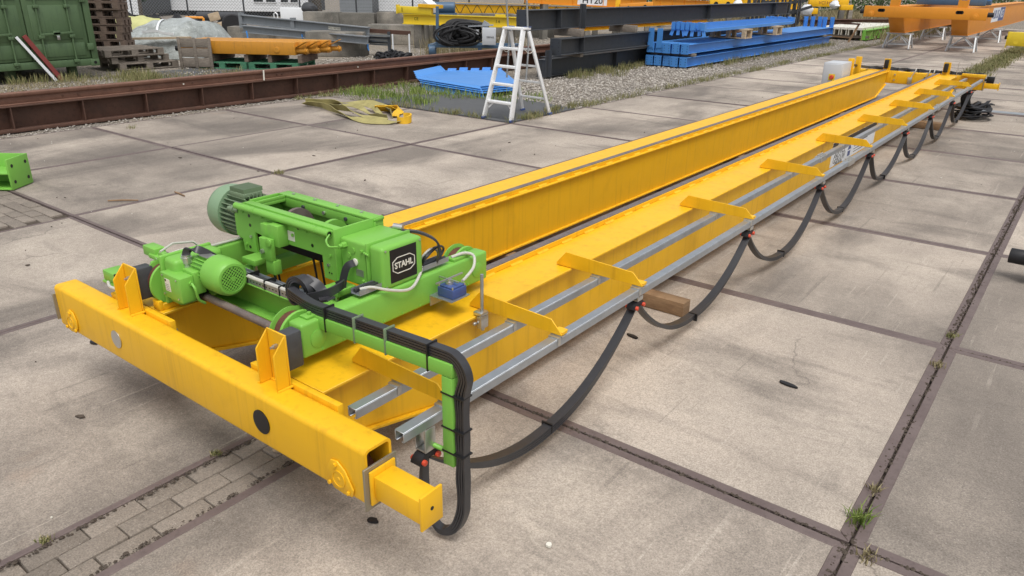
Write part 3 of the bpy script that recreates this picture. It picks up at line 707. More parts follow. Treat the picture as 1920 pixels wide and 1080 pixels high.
for za in (.835, .705):
    q = MB(); q.cyl((4.345,-.6025,za),(4.345,-.613,za),.007,6); q.cyl((4.36,-.608,za-.002),(4.395,-.613,za-.004),.005,8); tr.part('cover_screw', q, G, bx)
q = MB(); q.box(4.358, 4.366, -.606, -.6023, .70, .835); tr.part('cover_hinge', q, G, bx)
q = MB(); q.lathe((4.30,-.6025,.778),(0,-1,0),[(0,.016),(.006,.016),(.008,.008)],16); tr.part('white_grommet', q, M['cream'], bx)
def bez(pts, n=24):
    P = [Vector(p) for p in pts]; out = []
    P = [P[0]*2-P[1]] + P + [P[-1]*2-P[-2]]
    for i in range(1, len(P)-2):
        for k in range(n):
            t = k/n; out.append(.5*((2*P[i]) + (-P[i-1]+P[i+1])*t + (2*P[i-1]-5*P[i]+4*P[i+1]-P[i+2])*t*t + (-P[i-1]+3*P[i]-3*P[i+1]+P[i+2])*t**3))
    out.append(P[-2]); return out
q = MB(); q.tube(bez([(4.186,-.634,.882),(4.188,-.655,.86),(4.205,-.655,.838),(4.245,-.642,.842)],10), .0045, 7); tr.part('green_cable', q, G, bx)
q = MB(); q.ribbon(bez([(4.30,-.61,.778),(4.285,-.635,.765),(4.275,-.65,.72),(4.27,-.66,.66)],10), (.6,.8,0), .03, .007); tr.part('flat_cable', q, M['cable'], bx)
q = MB(); q.ribbon(bez([(4.33,-.36,.86),(4.40,-.33,.86),(4.47,-.30,.83),(4.455,-.265,.76),(4.43,-.27,.70)],12), (.75,-.6,.1), .032, .009); tr.part('flat_cable', q, M['cable'], bx)
q = MB(); q.cyl((4.29,-.371,.875),(4.33,-.355,.872),.014,14); tr.part('cable_gland', q, M['zinc'], bx)
# travel drive
DX, DY, DZ = .085, .005, .035
def tr_up(name, mb, *a, **k):
    mb.v = [(x, y, z+DZ) for x, y, z in mb.v]; return tr.part(name, mb, *a, **k)
q = MB(); q.box(3.445+DX, 3.462+DX, -1.045+DY, -.80+DY, .492, .716); gb = tr_up('travel_gearbox', q, G, bevel=.012, seg=3)
q = MB(); q.box(3.4625+DX, 3.56+DX, -1.035+DY, -.805+DY, .500, .712); tr_up('gearbox_body', q, G, gb, bevel=.020, seg=3)
q = MB(); q.box(3.36+DX, 3.4445+DX, -1.0+DY, -.975+DY, .655, .70); q.lathe((3.405+DX,-1.0005+DY,.672),(0,-1,0),[(0,.024),(.012,.024),(.012,.013),(.02,.013)],20); tr_up('gearbox_lug', q, G, gb, bevel=.003)
q = MB(); q.box(3.49+DX, 3.645+DX, -1.070+DY, -1.0055+DY, .550, .662); tbx = tr_up('terminal_box', q, G, gb, bevel=.006)
q = MB(); q.box(3.545+DX, 3.645+DX, -1.005+DY, -.955+DY, .57, .672); tr_up('terminal_base', q, G, gb, bevel=.006)
for xa in (3.51, 3.62):
    for za in (.566, .65):
        q = MB(); q.cyl((xa+DX,-1.0705+DY,za),(xa+DX,-1.074+DY,za),.004,8); tr_up('screw', q, M['zinc'], tbx)
q = MB(); q.box(3.525+DX, 3.565+DX, -1.0715+DY, -1.0702+DY, .585, .64); tr_up('rating_label', q, M['cream'], tbx)
q = MB(); q.box(3.527+DX, 3.538+DX, -1.0721+DY, -1.0716+DY, .628, .638); tr_up('label_print', q, M['black'], tbx)
for k in range(4):
    q = MB(); q.box(3.528+DX, 3.56+DX - .004*(k % 2), -1.0721+DY, -1.0716+DY, .59+k*.008, .5925+k*.008); tr_up('label_print', q, M['greybeam'], tbx)
q = MB(); q.cyl((3.63+DX,-1.02+DY,.63),(3.652+DX,-1.02+DY,.63),.012,6); q.tube(bez([(3.65+DX,-1.02+DY,.63),(3.672+DX,-1.02+DY,.61),(3.668+DX,-1.01+DY,.56),(3.66+DX,-.98+DY,.53)],8), .006, 8); tr_up('cable_gland', q, G, tbx)
q = MB(); q.lathe((3.552+DX,-.975+DY,.6605),(0,0,1),[(0,.020),(.02,.020),(.021,.017),(.028,.017),(.029,.023),(.055,.023),(.056,.019),(.064,.019)],20); tr_up('metal_gland', q, M['zinc'], gb)
q = MB(); q.cyl((3.56+DX,-.915+DY,.655),(3.685+DX,-.915+DY,.655),.058,24); mt = tr_up('travel_motor', q, G)
q = MB()
for k in range(26):
    a = 2*math.pi*k/26; c0 = Vector((0, math.cos(a), math.sin(a)))
    q.bar(Vector((3.58+DX,-.915+DY,.655)) + c0*.063, Vector((3.68+DX,-.915+DY,.655)) + c0*.063, .0035, .013, up=c0)
tr_up('cooling_fins', q, G, mt)
q = MB(); q.box(3.60+DX, 3.665+DX, -.945+DY, -.90+DY, .7235, .7265); tr_up('rating_plate', q, M['zinc'], mt)
q = MB(); q.lathe((3.675+DX,-.915+DY,.655),(1,0,0),[(0,.074),(.002,.080),(.08,.080),(.105,.076),(.118,.066),(.120,.056),(.116,.054),(.1165,.001)],36); cw = tr_up('fan_cowl', q, G, mt)
q = MB(); q.cyl((3.7918+DX,-.915+DY,.655),(3.7922+DX,-.915+DY,.655),.050,30); tr_up('grille_backing', q, M['black'], mt)
q = MB()
for k in range(-4, 5):
    h = k*.0112; L = math.sqrt(max(0, .052**2 - h*h))
    for a in (45, -45):
        dv = Vector((0, math.cos(rad(a)), math.sin(rad(a)))); nv = Vector((0, -math.sin(rad(a)), math.cos(rad(a)))); c0 = Vector((3.7935+DX + (.0008 if a > 0 else 0),-.915+DY,.655)) + nv*h
        q.bar(c0 - dv*L, c0 + dv*L, .0016, .0042, up=nv)
q.cyl((3.7935+DX,-.915+DY,.655),(3.7965+DX,-.915+DY,.655),.009,14)
tr_up('fan_grille', q, G, mt)
q = MB(); q.cyl((3.56+DX,-.945+DY,.572),(4.31,-.965,.585),.0165,16); tr.part('drive_shaft', q, M['rail_steel'])
q = MB(); q.lathe((3.56+DX,-.945+DY,.572),(1,0,0),[(0,.03),(.03,.03),(.03,.02),(.06,.02)],16); tr.part('shaft_coupling', q, M['rubber'])
q = MB(); q.box(3.30, 3.405, -.99, -.935, .6895, .735); q.box(3.36, 3.47, -1.0, -.96, .6895, .71); tr.part('beam_bracket', q, G, bevel=.006)
# small green connection box on the far left end
q = MB(); q.box(3.10, 3.30, -1.10, -1.02, .55, .60); q.box(3.09, 3.31, -1.105, -1.015, .535, .5495); sbx = tr.part('end_box', q, G, bevel=.008)
q = MB(); q.box(3.22, 3.226, -1.104, -1.016, .5505, .605); tr.part('box_strap', q, M['black'], sbx)
q = MB(); q.tube(bez([(3.16,-1.108,.555),(3.22,-1.125,.55),(3.31,-1.11,.555),(3.36,-1.09,.56)],8), .007, 8); tr.part('white_cable', q, M['whitecable'], sbx)
q = MB(); q.box(3.30, 3.395, -1.0, -.955, .555, .585); tr.part('box_bracket', q, G, sbx)
# cable tray with its cables on top of the near cross beam
q = MB(); q.box(3.68, 4.30, -.842, -.79, .6535, .656); q.box(3.68, 4.30, -.8445, -.8425, .6535, .682); q.box(3.68, 4.30, -.789, -.787, .6535, .682); ty = tr.part('cable_tray', q, M['galv'])
q = MB()
for k in range(26): q.box(3.70+k*.022, 3.709+k*.022, -.8455, -.8448, .665, .670)
tr.part('tray_slots', q, M['black'], ty)
for k, (yy, zz, rr, mm) in enumerate(((-.833,.664,.008,'cable'),(-.838,.684,.0085,'whitecable'),(-.80,.667,.010,'greybeam'),(-.82,.681,.007,'cable'))):
    q = MB(); q.tube([(3.64+.02*k, yy-.01, zz+.01)] + [(3.70+.06*i, yy+.003*math.sin(i*1.1+k), zz+.002*math.sin(i*.7+k)) for i in range(10)], rr, 8); tr.part('tray_cable', q, M[mm], ty)
for xx in (3.75, 3.88, 4.0, 4.1):
    q = MB(); q.box(xx, xx+.004, -.848, -.784, .652, .695); tr.part('cable_tie', q, M['black'], ty)
q = MB(); q.ribbon(bez([(3.637,-.97,.755),(3.645,-.96,.78),(3.68,-.93,.78),(3.72,-.88,.735),(3.74,-.845,.69),(3.80,-.815,.672)],10), (.55,.8,0), .034, .006); tr.part('flat_cable', q, M['cable'], ty)
# tray on the front beam
q = MB(); q.box(4.40, 4.45, -.72, -.20, .7025, .705); q.box(4.4485, 4.4505, -.72, -.20, .7025, .724); q.box(4.3985, 4.4, -.72, -.20, .7025, .724); ty2 = tr.part('cable_tray', q, M['galv'])
q = MB(); q.tube([(4.41,-.71+.1*i,.713+.003*math.sin(i)) for i in range(6)], .008, 8); q.tube([(4.425,-.70+.1*i,.714) for i in range(6)], .009, 8); tr.part('tray_cable', q, M['cable'], ty2)
q = MB(); q.tube(bez([(4.43,-.70,.722),(4.455,-.66,.724),(4.48,-.60,.70),(4.492,-.52,.675),(4.485,-.46,.672),(4.465,-.40,.70),(4.44,-.36,.72)],10), .0065, 8); tr.part('white_cable', q, M['whitecable'], ty2)
for k in range(3):
    q = MB(); q.tube(bez([(4.41,-.33,.715),(4.43+.01*k,-.34,.76),(4.44,-.30+.02*k,.785),(4.43,-.25+.02*k,.76),(4.425,-.24,.712)],8), .0055, 7); tr.part('cable_loop', q, M['whitecable' if k == 0 else 'cable'], ty2)
q = MB(); q.tube(bez([(4.43,-.16,.705),(4.455,-.10,.715),(4.485,-.07,.70),(4.51,-.10,.66),(4.525,-.17,.635),(4.535,-.205,.632)],10), .0068, 9); tr.part('white_cable', q, M['whitecable'], fbo)
# limit switch with crossed levers on its bracket
q = MB(); q.box(4.4665, 4.595, -.345, -.225, .586, .590); q.box(4.4665, 4.4705, -.345, -.225, .54, .5855); lb = tr.part('switch_bracket', q, M['galv'])
q = MB(); q.box(4.495, 4.585, -.325, -.235, .591, .634); ls = tr.part('limit_switch', q, M['navy'], bevel=.004)
q = MB(); q.box(4.50, 4.58, -.32, -.24, .6345, .642); tr.part('switch_lid', q, M['navy'], ls, bevel=.003)
q = MB(); q.lathe((4.53,-.285,.6425),(0,0,1),[(0,.019),(.010,.018),(.011,.010),(.022,.010)],18); tr.part('switch_spindle', q, M['zinc'], ls)
q = MB(); q.bar((4.545-.075,-.283,.660),(4.545+.04,-.287,.662),.006,.006); q.bar((4.53,-.285-.085,.667),(4.53,-.285+.085,.667),.006,.006); tr.part('switch_lever', q, M['zinc'], ls)
for xa, ya in ((4.502,-.318),(4.578,-.318),(4.578,-.242)):
    q = MB(); q.cyl((xa,ya,.6345),(xa,ya,.645),.004,8); tr.part('screw', q, M['zinc'], ls)
# towing arm
AY = -.915
q = MB(); q.bar((4.392, AY, .668), (5.131, AY, .692), .045, .050); arm = tr.part('tow_arm', q, G, bevel=.004)
q = MB(); q.box(5.083, 5.131, AY-.0228, AY+.0228, .322, .6655); tr.part('tow_post', q, G, arm, bevel=.004)
q = MB(); q.cyl((5.082, AY, .36),(5.02, AY-.03, .385),.009,12); tr.part('tow_pin', q, G, arm)
for x, z in ((4.50,.678),(4.66,.683),(4.82,.688),(5.02,.694)):
    q = MB(); q.box(x, x+.006, AY-.0255, AY+.0255, z-.034, z+.066); tr.part('cable_tie', q, M['black'] if x < 4.6 or x > 4.9 else M['motor_green'], arm, bevel=.001)
for z in (.60, .47, .375):
    q = MB(); q.box(5.080, 5.176, AY-.0255, AY+.0255, z, z+.006); tr.part('cable_tie', q, M['black'], arm, bevel=.001)

# ------------------------------------------------------------------ festoon cable on its carriers
fe = Thing('festoon_cable', 'black flat cable bundle looping from the trolley arm along the outer rail', 'cable', (5.018, -.9, .03))
XC = 5.018
for k in range(4):
    o = .005 + k*.0102
    pts = [(4.24, AY+.03, .70+o), (4.32, AY+.015, .697+o)]
    for i in range(8): t = i/7; pts.append((4.42 + t*.66, AY, .696 + t*.0215 + o))
    cx, cz = 5.10, .668
    for a in range(80, -15, -12): pts.append((cx + (.05+o)*math.cos(rad(a)), AY, cz + (.05+o)*math.sin(rad(a))))
    for z in (.60, .52, .44, .36, .28, .20): pts.append((5.134 + o + .003*math.sin(z*40+k*.6), AY, z))
    rr = .03 + .5*o
    pts += [(5.128+o, AY, .13), (5.112+o*.6, AY-.012, .075-o*.6), (5.075, AY-.025, .045-o*.5), (5.04, AY-.035, .075-o*.2), (5.02-o*.5, AY-.042, .16), (5.018-o*.3, AY-.045, .27), (5.018, AY-.04, .345)]
    q = MB(); q.ribbon(bez(pts, 4), (.0,1,0), .032, .0072); fe.part('cable_strand', q, M['cable'])
# rolled-up spare cable on the trolley
for k in range(3):
    pts = []; r0 = .052 - k*.013
    for i in range(30):
        a = rad(-70 - i*11); pts.append((4.245 + r0*math.cos(a), -.87 + .05*i/30, .72 + k*.004 + r0*math.sin(a)))
    q = MB(); q.ribbon(pts, (.25,1,0), .040, .008); fe.part('cable_coil', q, M['cable'])
q = MB(); q.ribbon(bez([(4.26,-.83,.765),(4.30,-.81,.745),(4.325,-.80,.715),(4.36,-.82,.70),(4.40,-.82,.712)],10), (.3,1,.2), .040, .009); fe.part('cable_strand', q, M['cable'])
q = MB(); q.ribbon(bez([(4.30,-.86,.70),(4.36,-.80,.72),(4.37,-.74,.735),(4.33,-.70,.72),(4.29,-.70,.70)],10), (.1,.1,1), .036, .008); fe.part('cable_strand', q, M['cable'])
CLIPS = [-.955, .523, 1.98, 3.50, 5.04, 6.55, 7.97, 9.50, 11.02]
for i in range(len(CLIPS)-1):
    ya, yb = CLIPS[i], CLIPS[i+1]; za, zb = (.335, .405) if i == 0 else (.405, .405)
    sag = [.285, .315, .335, .345, .340, .365, .355, .340][i]
    for k in range(3 if i else 4):
        pts = []
        for s in range(33):
            t = s/32; u = 2*t-1
            pts.append((XC + .008*math.sin(i*2.1 + t*5), ya + (yb-ya)*t + .0*k, za + (zb-za)*t - (sag + .011*k - .005*(i % 2))*(1 - abs(u)**2.25)))
        q = MB(); q.ribbon(pts, (1,.12*math.sin(i*1.7),0), .042, .0075); fe.part('cable_loop', q, M['cable'])
    tie = MB(); tie.box(XC-.027, XC+.027, ya+(yb-ya)*.5, ya+(yb-ya)*.5+.008, za+(zb-za)*.5-sag-.032, za+(zb-za)*.5-sag+.012); fe.part('cable_tie', tie, M['black'])
ORD = ['at the end of the green tow arm', 'behind the third bracket arm', 'by the fourth bracket arm', 'by the fifth bracket arm', 'by the notice board', 'beyond the notice board', 'third from the far end of the rail', 'second from the far end of the rail', 'nearest the far end of the rail']
for i, y in enumerate(CLIPS):
    c = Thing('cable_carrier', 'zinc cable carrier with red saddles ' + ORD[i], 'cable carrier', (XC, y, .34), group='cable carriers on the outer rail')
    q = MB(); hgt = .09 if i == 0 else .022
    q.box(XC-.024, XC-.020, y-.026, y+.026, .454-hgt, .453); q.box(XC+.020, XC+.024, y-.026, y+.026, .454-hgt, .453); q.box(XC-.0195, XC+.0195, y-.024, y+.024, .454-hgt, .459-hgt)
    c.part('bracket', q, M['zinc'], bevel=.001)
    for s in (-1, 1):
        q = MB(); q.cyl((XC-.033, y+s*.034, .452-hgt-.028), (XC+.033, y+s*.034, .452-hgt-.028), .0105, 12); c.part('red_saddle', q, M['red'], bevel=.002)
    q = MB(); q.ribbon([(XC, y+math.sin(rad(a))*.044, .412-hgt+math.cos(rad(a))*.030) for a in range(-85, 86, 17)], (1,0,0), .044, .022); c.part('cable_saddle', q, M['rubber'])
# heap of flat cable on the floor at the far end
hp = Thing('cable_heap', 'heap of black flat cable lying on the slabs below the far carriage', 'cable heap', (5.05, 11.3, 0))
for k in range(16):
    cx, cy = 4.97 + random.uniform(-.06,.20), 11.25 + random.uniform(-.18,.32); a0 = random.uniform(0,6.28); rx, ry = random.uniform(.10,.24), random.uniform(.16,.36); tilt = random.uniform(-.2,.25)
    pts = []; wd = []
    for i in range(30):
        a = a0 + i*.235; pts.append((cx + rx*math.cos(a) + .06*(i/30), cy + ry*math.sin(a), .015 + k*.010 + .03*math.sin(a*1.3+k)**2 + max(0, tilt)*.35*max(0, math.cos(a))))
        wd.append((math.cos(a), math.sin(a), .35*math.sin(a*1.7+k)))
    q = MB(); q.ribbon(pts, wd, .05, .01); hp.part('cable_strand', q, M['rubber'])
for k in range(4):
    q = MB(); q.ribbon(bez([(4.95+.03*k, 11.05+.04*k, .40), (4.93+.03*k, 11.12, .28), (4.98+.03*k, 11.2, .12), (5.1, 11.25+.05*k, .05)], 8), (1,.3,0), .046, .011); hp.part('cable_strand', q, M['rubber'])
q = MB(); q.box(5.02, 5.78, 12.05, 12.30, .0045, .008); single('steel_sheet', q, M['galv'], 'thin grey steel sheet lying flat on the slabs by the far carriage', 'sheet')

# ------------------------------------------------------------------ rusty runway beam along the left edge
rb = Thing('runway_beam', 'long rusty runway beam with rail and stiffeners along the left edge of the slabs', 'runway beam', (-4.55, 5, 0))
q = MB(); q.box(-4.72, -4.44, -14, 26, -.03, .012); q.box(-4.585, -4.572, -14, 26, .0125, .288); q.box(-4.70, -4.44, -14, 26, .2885, .306); rb.part('beam', q, M['rust'], bevel=.003)
q = MB(); q.box(-4.66, -4.48, -14, 26, .3065, .322); q.box(-4.583, -4.557, -14, 26, .3225, .405); q.prism([(-4.61,.4055),(-4.53,.4055),(-4.522,.42),(-4.522,.45),(-4.535,.462),(-4.605,.462),(-4.618,.45),(-4.618,.42)], 'y', -14, 26)
rl = rb.part('rail', q, M['rust_light'], bevel=.003)
y = -8.6
while y < 25:
    q = MB(); q.prism([(-4.5715,.013),(-4.455,.013),(-4.445,.288),(-4.5715,.288)], 'y', y, y+.014); rb.part('stiffener', q, M['rust']); y += .895
for y in (-.5, .9, 1.95, 2.15, 2.9, 3.7, 3.85, 5.4, 5.5, 7.2, 9.4):
    q = MB(); q.cyl((-4.5565, y, .36), (-4.545, y, .36), .014, 6); rb.part('bolt', q, random.choice([M['rust'], M['cream'], M['rust']]), rl)
q = MB(); q.cyl((-4.43, 5.05, .31), (-4.43, 5.06, .47), .012, 8); rb.part('pale_pin', q, M['cream'], rl)

# ------------------------------------------------------------------ step ladder
la = Thing('step_ladder', 'aluminium five-step ladder standing open at the edge of the slabs', 'ladder', (-.26, 6.5, 0))
H = 1.235
def lerp(a, b, t): return tuple(a[i] + (b[i]-a[i])*t for i in range(3))
FL = [(-.53,6.05,.0),(-.005,6.03,.0)]; FTP = [(-.46,6.46,H),(-.12,6.44,H)]; BL_ = [(-.545,7.03,.0),(.01,6.985,.0)]; BTP = [(-.44,6.56,H-.02),(-.10,6.55,H-.02)]
for k in range(2):
    q = MB(); q.bar(FL[k], FTP[k], .030, .082, up=(0,1,.3)); rl_ = la.part('front_rail', q, M['alu'], bevel=.004)
    q = MB(); q.bar(BL_[k], BTP[k], .026, .06, up=(0,1,-.3)); la.part('rear_rail', q, M['alu'], bevel=.004)
    for p in (FL[k], BL_[k]):
        q = MB(); q.box(p[0]-.02, p[0]+.02, p[1]-.042, p[1]+.042, .0, .035); la.part('rubber_foot', q, M['navy'], bevel=.004)
for i in range(4):
    t = (i+1)/5.05 + .0; a = lerp(FL[0], FTP[0], t); b = lerp(FL[1], FTP[1], t)
    q = MB(); q.bar((a[0]+.012,a[1]+.02,a[2]), (b[0]-.012,b[1]+.02,b[2]), .095, .034); la.part('step', q, M['alu'], bevel=.004)
    a = lerp(BL_[0], BTP[0], t); b = lerp(BL_[1], BTP[1], t); q = MB(); q.bar((a[0]+.01,a[1],a[2]), (b[0]-.01,b[1],b[2]), .02, .03); la.part('rear_strut', q, M['alu'], bevel=.002)
q = MB(); q.box(-.485, -.095, 6.415, 6.60, H+.001, H+.035); la.part('top_step', q, M['alu'], bevel=.008)
for x in (-.44, -.14): q = MB(); q.box(x-.05, x+.05, 6.54, 6.605, H+.0355, H+.045); la.part('blue_corner', q, M['navy'], bevel=.003)
q = MB(); q.bar((-.49,6.12,.16),(-.40,6.14,.24),.012,.018); q.bar((-.05,6.10,.16),(-.14,6.12,.24),.012,.018); la.part('brace', q, M['alu'])
for x in (-.49, -.07): q = MB(); q.tube(bez([(x+.02,6.38,.98),(x+.03,6.5,.92),(x+.03,6.62,.98)],6), .004, 5); la.part('strap', q, M['cream'])
for k in range(2):
    q = MB(); q.tube(bez([(-.47+.36*k,6.52,.55),(-.47+.36*k,6.56,1.0),(-.475+.36*k,6.54,1.3),(-.50+.365*k,6.52,1.75),(-.51+.37*k,6.52,1.85)],6), .0135, 10); la.part('hand_rail', q, M['galv'])
q = MB(); q.tube(bez([(-.51,6.52,1.85),(-.48,6.52,1.93),(-.32,6.52,1.95),(-.17,6.52,1.93),(-.14,6.52,1.85)],6), .0135, 10); la.part('hand_rail', q, M['galv'])

# ------------------------------------------------------------------ webbing sling on the slabs
sl = Thing('lifting_sling', 'dirty yellow webbing sling dropped in a tangle on the slabs', 'sling', (-2.3, 5.2, 0))
def drape(pts, wid, mat, name='webbing', lean=.5, ph=0):
    P = bez(pts, 8); wd = []
    for i, p in enumerate(P):
        a = lean*math.sin(i*.11+ph) + .12*math.sin(i*.5+ph*2); d = (P[min(i+1,len(P)-1)] - P[max(i-1,0)]).normalized(); side = d.cross(Vector((0,0,1))).normalized()
        wd.append(tuple(side*math.cos(a+.35) + Vector((0,0,1))*math.sin(a+.35)))
    P = [Vector((p.x, p.y, max(p.z*.6, abs(wd[i][2])*wid*.5 + .006))) for i, p in enumerate(P)]
    q = MB(); q.ribbon(P, wd, wid, .007); sl.part(name, q, M[mat])
drape([(-3.42,5.05,.02),(-3.1,5.06,.03),(-2.7,4.95,.04),(-2.3,4.82,.05),(-1.9,4.72,.04),(-1.5,4.62,.05),(-1.25,4.74,.05),(-1.15,4.95,.04)], .10, 'sling', lean=1.0)
drape([(-3.42,5.08,.02),(-3.15,5.24,.03),(-3.05,5.46,.05),(-2.92,5.66,.06),(-2.6,5.76,.06),(-2.2,5.66,.06),(-1.95,5.48,.05),(-1.7,5.30,.05),(-1.5,5.12,.06)], .11, 'sling', lean=1.0, ph=1.2)
drape([(-3.0,5.44,.05),(-2.78,5.32,.10),(-2.5,5.20,.15),(-2.2,5.12,.17),(-1.95,5.02,.12),(-1.7,4.93,.07),(-1.42,4.96,.05)], .085, 'sling', lean=1.0, ph=2.4)
drape([(-2.85,5.12,.04),(-2.5,4.99,.12),(-2.2,4.90,.16),(-1.9,4.82,.11),(-1.6,4.80,.07),(-1.35,4.88,.05)], .10, 'sling', lean=.8, ph=.6)
drape([(-2.6,5.36,.08),(-2.4,5.42,.13),(-2.15,5.36,.12),(-1.9,5.22,.08),(-1.62,5.06,.07)], .075, 'sling', lean=1.1, ph=3)
drape([(-2.35,5.54,.05),(-2.1,5.62,.08),(-1.9,5.66,.08),(-1.75,5.54,.07),(-1.65,5.36,.05),(-1.5,5.2,.05)], .11, 'sling2', 'yellow_webbing')
drape([(-2.1,5.34,.05),(-2.0,5.46,.08),(-1.9,5.56,.08),(-1.8,5.6,.07)], .13, 'sling2', 'yellow_webbing', ph=1)
q = MB(); q.ribbon([(-1.14+.10*math.cos(a), 5.02+.09*math.sin(a), .055+.02*math.sin(a)) for a in np.arange(-2.4, 2.6, .3)], (0,.1,1), .10, .022); sl.part('sling_eye', q, M['sling2'])

# ------------------------------------------------------------------ mats, blue plates, weeds by the ladder
q = MB(); n = 14
def matsheet(name, pts, label, z=-.012, th=.012, cat='mat'):
    q = MB(); k = len(pts); q.prism(pts, 'z', z-th, z); o = single(name, q, M['mat'], label, cat); return o
matsheet('rubber_mat', [(-3.1,6.05),(-.02,6.02),(-.02,7.75),(-1.0,7.95),(-2.2,7.9),(-3.0,7.2)], 'dark rubber mat under the step ladder at the slab corner', z=.004, th=.03)
matsheet('rubber_mat', [(-9.75,5.3),(-7.9,4.9),(-6.0,6.6),(-6.4,9.4),(-8.0,9.0),(-9.9,7.1)], 'dark rubber mat under the wooden crate and orange beams', z=-.03, th=.01)

# ------------------------------------------------------------------ stacked steel, left of the crane
def ib(mb, p, q, h, b, tf=.014, tw=.010):             # I-section from p to q (bottom centre line)
    p, q = Vector(p), Vector(q); up = Vector((0,0,1)); e = Vector((0,0,.0004))
    mb.bar(p + up*tf/2, q + up*tf/2, b, tf); mb.bar(p + up*(h-tf/2), q + up*(h-tf/2), b, tf)
    d = (q-p).normalized(); mb.bar(p + up*h/2 , q + up*h/2, tw, h-2*tf-.0008)
    return mb
def stack_beam(name, p, q, h, b, mat, label, cat, group=None, end_plate=None, stiff=(), posts=(), holes=True):
    t = Thing(name, label, cat, tuple(p), group=group); mb = MB(); ib(mb, p, q, h, b); bo = t.part('beam', mb, M[mat], bevel=.002, seg=1)
    p, q = Vector(p), Vector(q); d = (q-p).normalized(); s = d.cross(Vector((0,0,1)))
    if end_plate:
        mb = MB(); mb.bar(p - d*.014 + Vector((0,0,h/2)), p - d*.001 + Vector((0,0,h/2)), end_plate, h*1.02); ep = t.part('end_plate', mb, M[mat], bevel=.002, seg=1)
        if holes:
            for a in (-.3, .3):
                for z in (.25, .5, .75):
                    mb = MB(); c = p - d*.0145 + s*a*end_plate + Vector((0,0,z*h)); mb.cyl(c, c - d*.001, .011, 10); t.part('bolt_hole', mb, M['black'], ep)
    for f in stiff:
        for sg in (-1, 1):
            c = p + d*f; mb = MB(); mb.bar(c + s*sg*(b*.26) + Vector((0,0,h/2)), c + d*.012 + s*sg*(b*.26) + Vector((0,0,h/2)), b*.46, h - .0305); t.part('stiffener', mb, M[mat])
    for f, ph in posts:
        c = p + d*f; mb = MB(); mb.bar(c + s*(b/2+.002) + Vector((0,0,ph[0])), c + s*(b/2+.002) + Vector((0,0,ph[1])), .16, .014, up=s)
        mb.bar(c + s*(b/2+.06) + Vector((0,0,ph[0])), c + s*(b/2+.06) + Vector((0,0,ph[1])), .012, .10, up=s); t.part('cleat_post', mb, M[mat])
    return t
GG = 'dark grey steel beams stacked beside the gravel'
stack_beam('steel_beam', (-2.93,10.85,.01), (-2.93,21.5,.01), .355, .22, 'darkgrey', 'dark grey steel beam, lowest of the stack behind the ladder', 'beam', GG, None, (.02, 3.0), [(.08,(0,.55))])
stack_beam('steel_beam', (-3.25,11.4,.01), (-3.25,22.0,.01), .355, .22, 'darkgrey', 'dark grey steel beam on the ground behind the lowest front beam of the stack', 'beam', GG)
stack_beam('steel_beam', (-2.70,11.05,.455), (-2.70,20.5,.455), .335, .28, 'darkgrey', 'dark grey steel beam with bolted end plate, middle of the stack', 'beam', GG, .28, (.9, 4.5))
stack_beam('steel_beam', (-3.1,10.4,.955), (-3.1,26.5,.955), .40, .30, 'darkgrey', 'longest dark grey steel beam, top of the stack, with a tall cleat', 'beam', GG, .30, (1.2, 9.0, 14.5), [(2.0,(-.02,.50))])
for k, (y, z0, z1, lab) in enumerate(((11.9,.368,.452,'left wooden packer between the lowest and middle grey beams'), (15.5,.368,.452,'right wooden packer between the lowest and middle grey beams'), (11.9,.793,.952,'tall wooden packer under the near part of the top grey beam'), (14.3,.793,.952,'tall wooden packer under the middle of the top grey beam'))):
    q = MB(); q.box(-3.35, -2.62, y, y+.12, z0, z1); single('wooden_packer', q, M['oldwood'], lab, 'packer', 'wooden packers in the grey beam stack', bevel=.004)
stack_beam('yellow_beam', (-3.75,12.6,.80), (-3.75,21,.80), .14, .12, 'yellow', 'thin yellow steel beam showing between the grey beams', 'beam')
# blue beams
BG = 'bright blue steel beams stacked on the gravel'; XS = [-2.53,-2.31,-2.08,-1.85,-1.62]; PX = ['leftmost', 'second from left', 'middle', 'second from right', 'rightmost']
for lay, z in ((0, .015), (1, .318)):
    for k, x in enumerate(XS):
        posts = []
        t = Thing('blue_beam', 'blue steel beam, %s in the %s layer of the blue stack' % (PX[k], 'lower' if lay == 0 else 'upper'), 'beam', (x, 14.98, z), group=BG)
        y0 = 14.98 + .03*((k*7+lay) % 3); y1 = 27.0 + .1*(k % 3)
        mb = MB(); ib(mb, (x,y0,z), (x,y1,z), .215, .185, .012, .009); t.part('beam', mb, M['blue'], bevel=.002, seg=1)
        ph = (.55 if (lay == 1 and k < 2) else .235)
        mb = MB(); mb.box(x-.098, x+.098, y0-.014, y0-.001, z-.012, z+.228); ep = t.part('end_plate', mb, M['blue'])
        if lay == 1 and k < 2:
            mb = MB(); mb.box(x-.075, x+.07, y0-.03, y0-.0145, z+.10, z+.56); mb.box(x-.006, x+.006, y0-.0140, y0+.09, z+.2285, z+.56); t.part('upright_cleat', mb, M['blue'])
        for a in (-.06, .06):
            for zz in (.05, .11, .17):
                if lay == 1 and k < 2 and zz > .1: continue
                mb = MB(); mb.cyl((x+a, y0-.0145, z+zz), (x+a, y0-.0155, z+zz), .010, 8); t.part('bolt_hole', mb, M['black'], ep)
        if lay == 1:
            mb = MB(); mb.box(x-.075, x+.075, y1+.001, y1+.014, z-.02, z+.56); mb.box(x-.006, x+.006, y1-.12, y1, z+.216, z+.55); t.part('upright_cleat', mb, M['blue'])
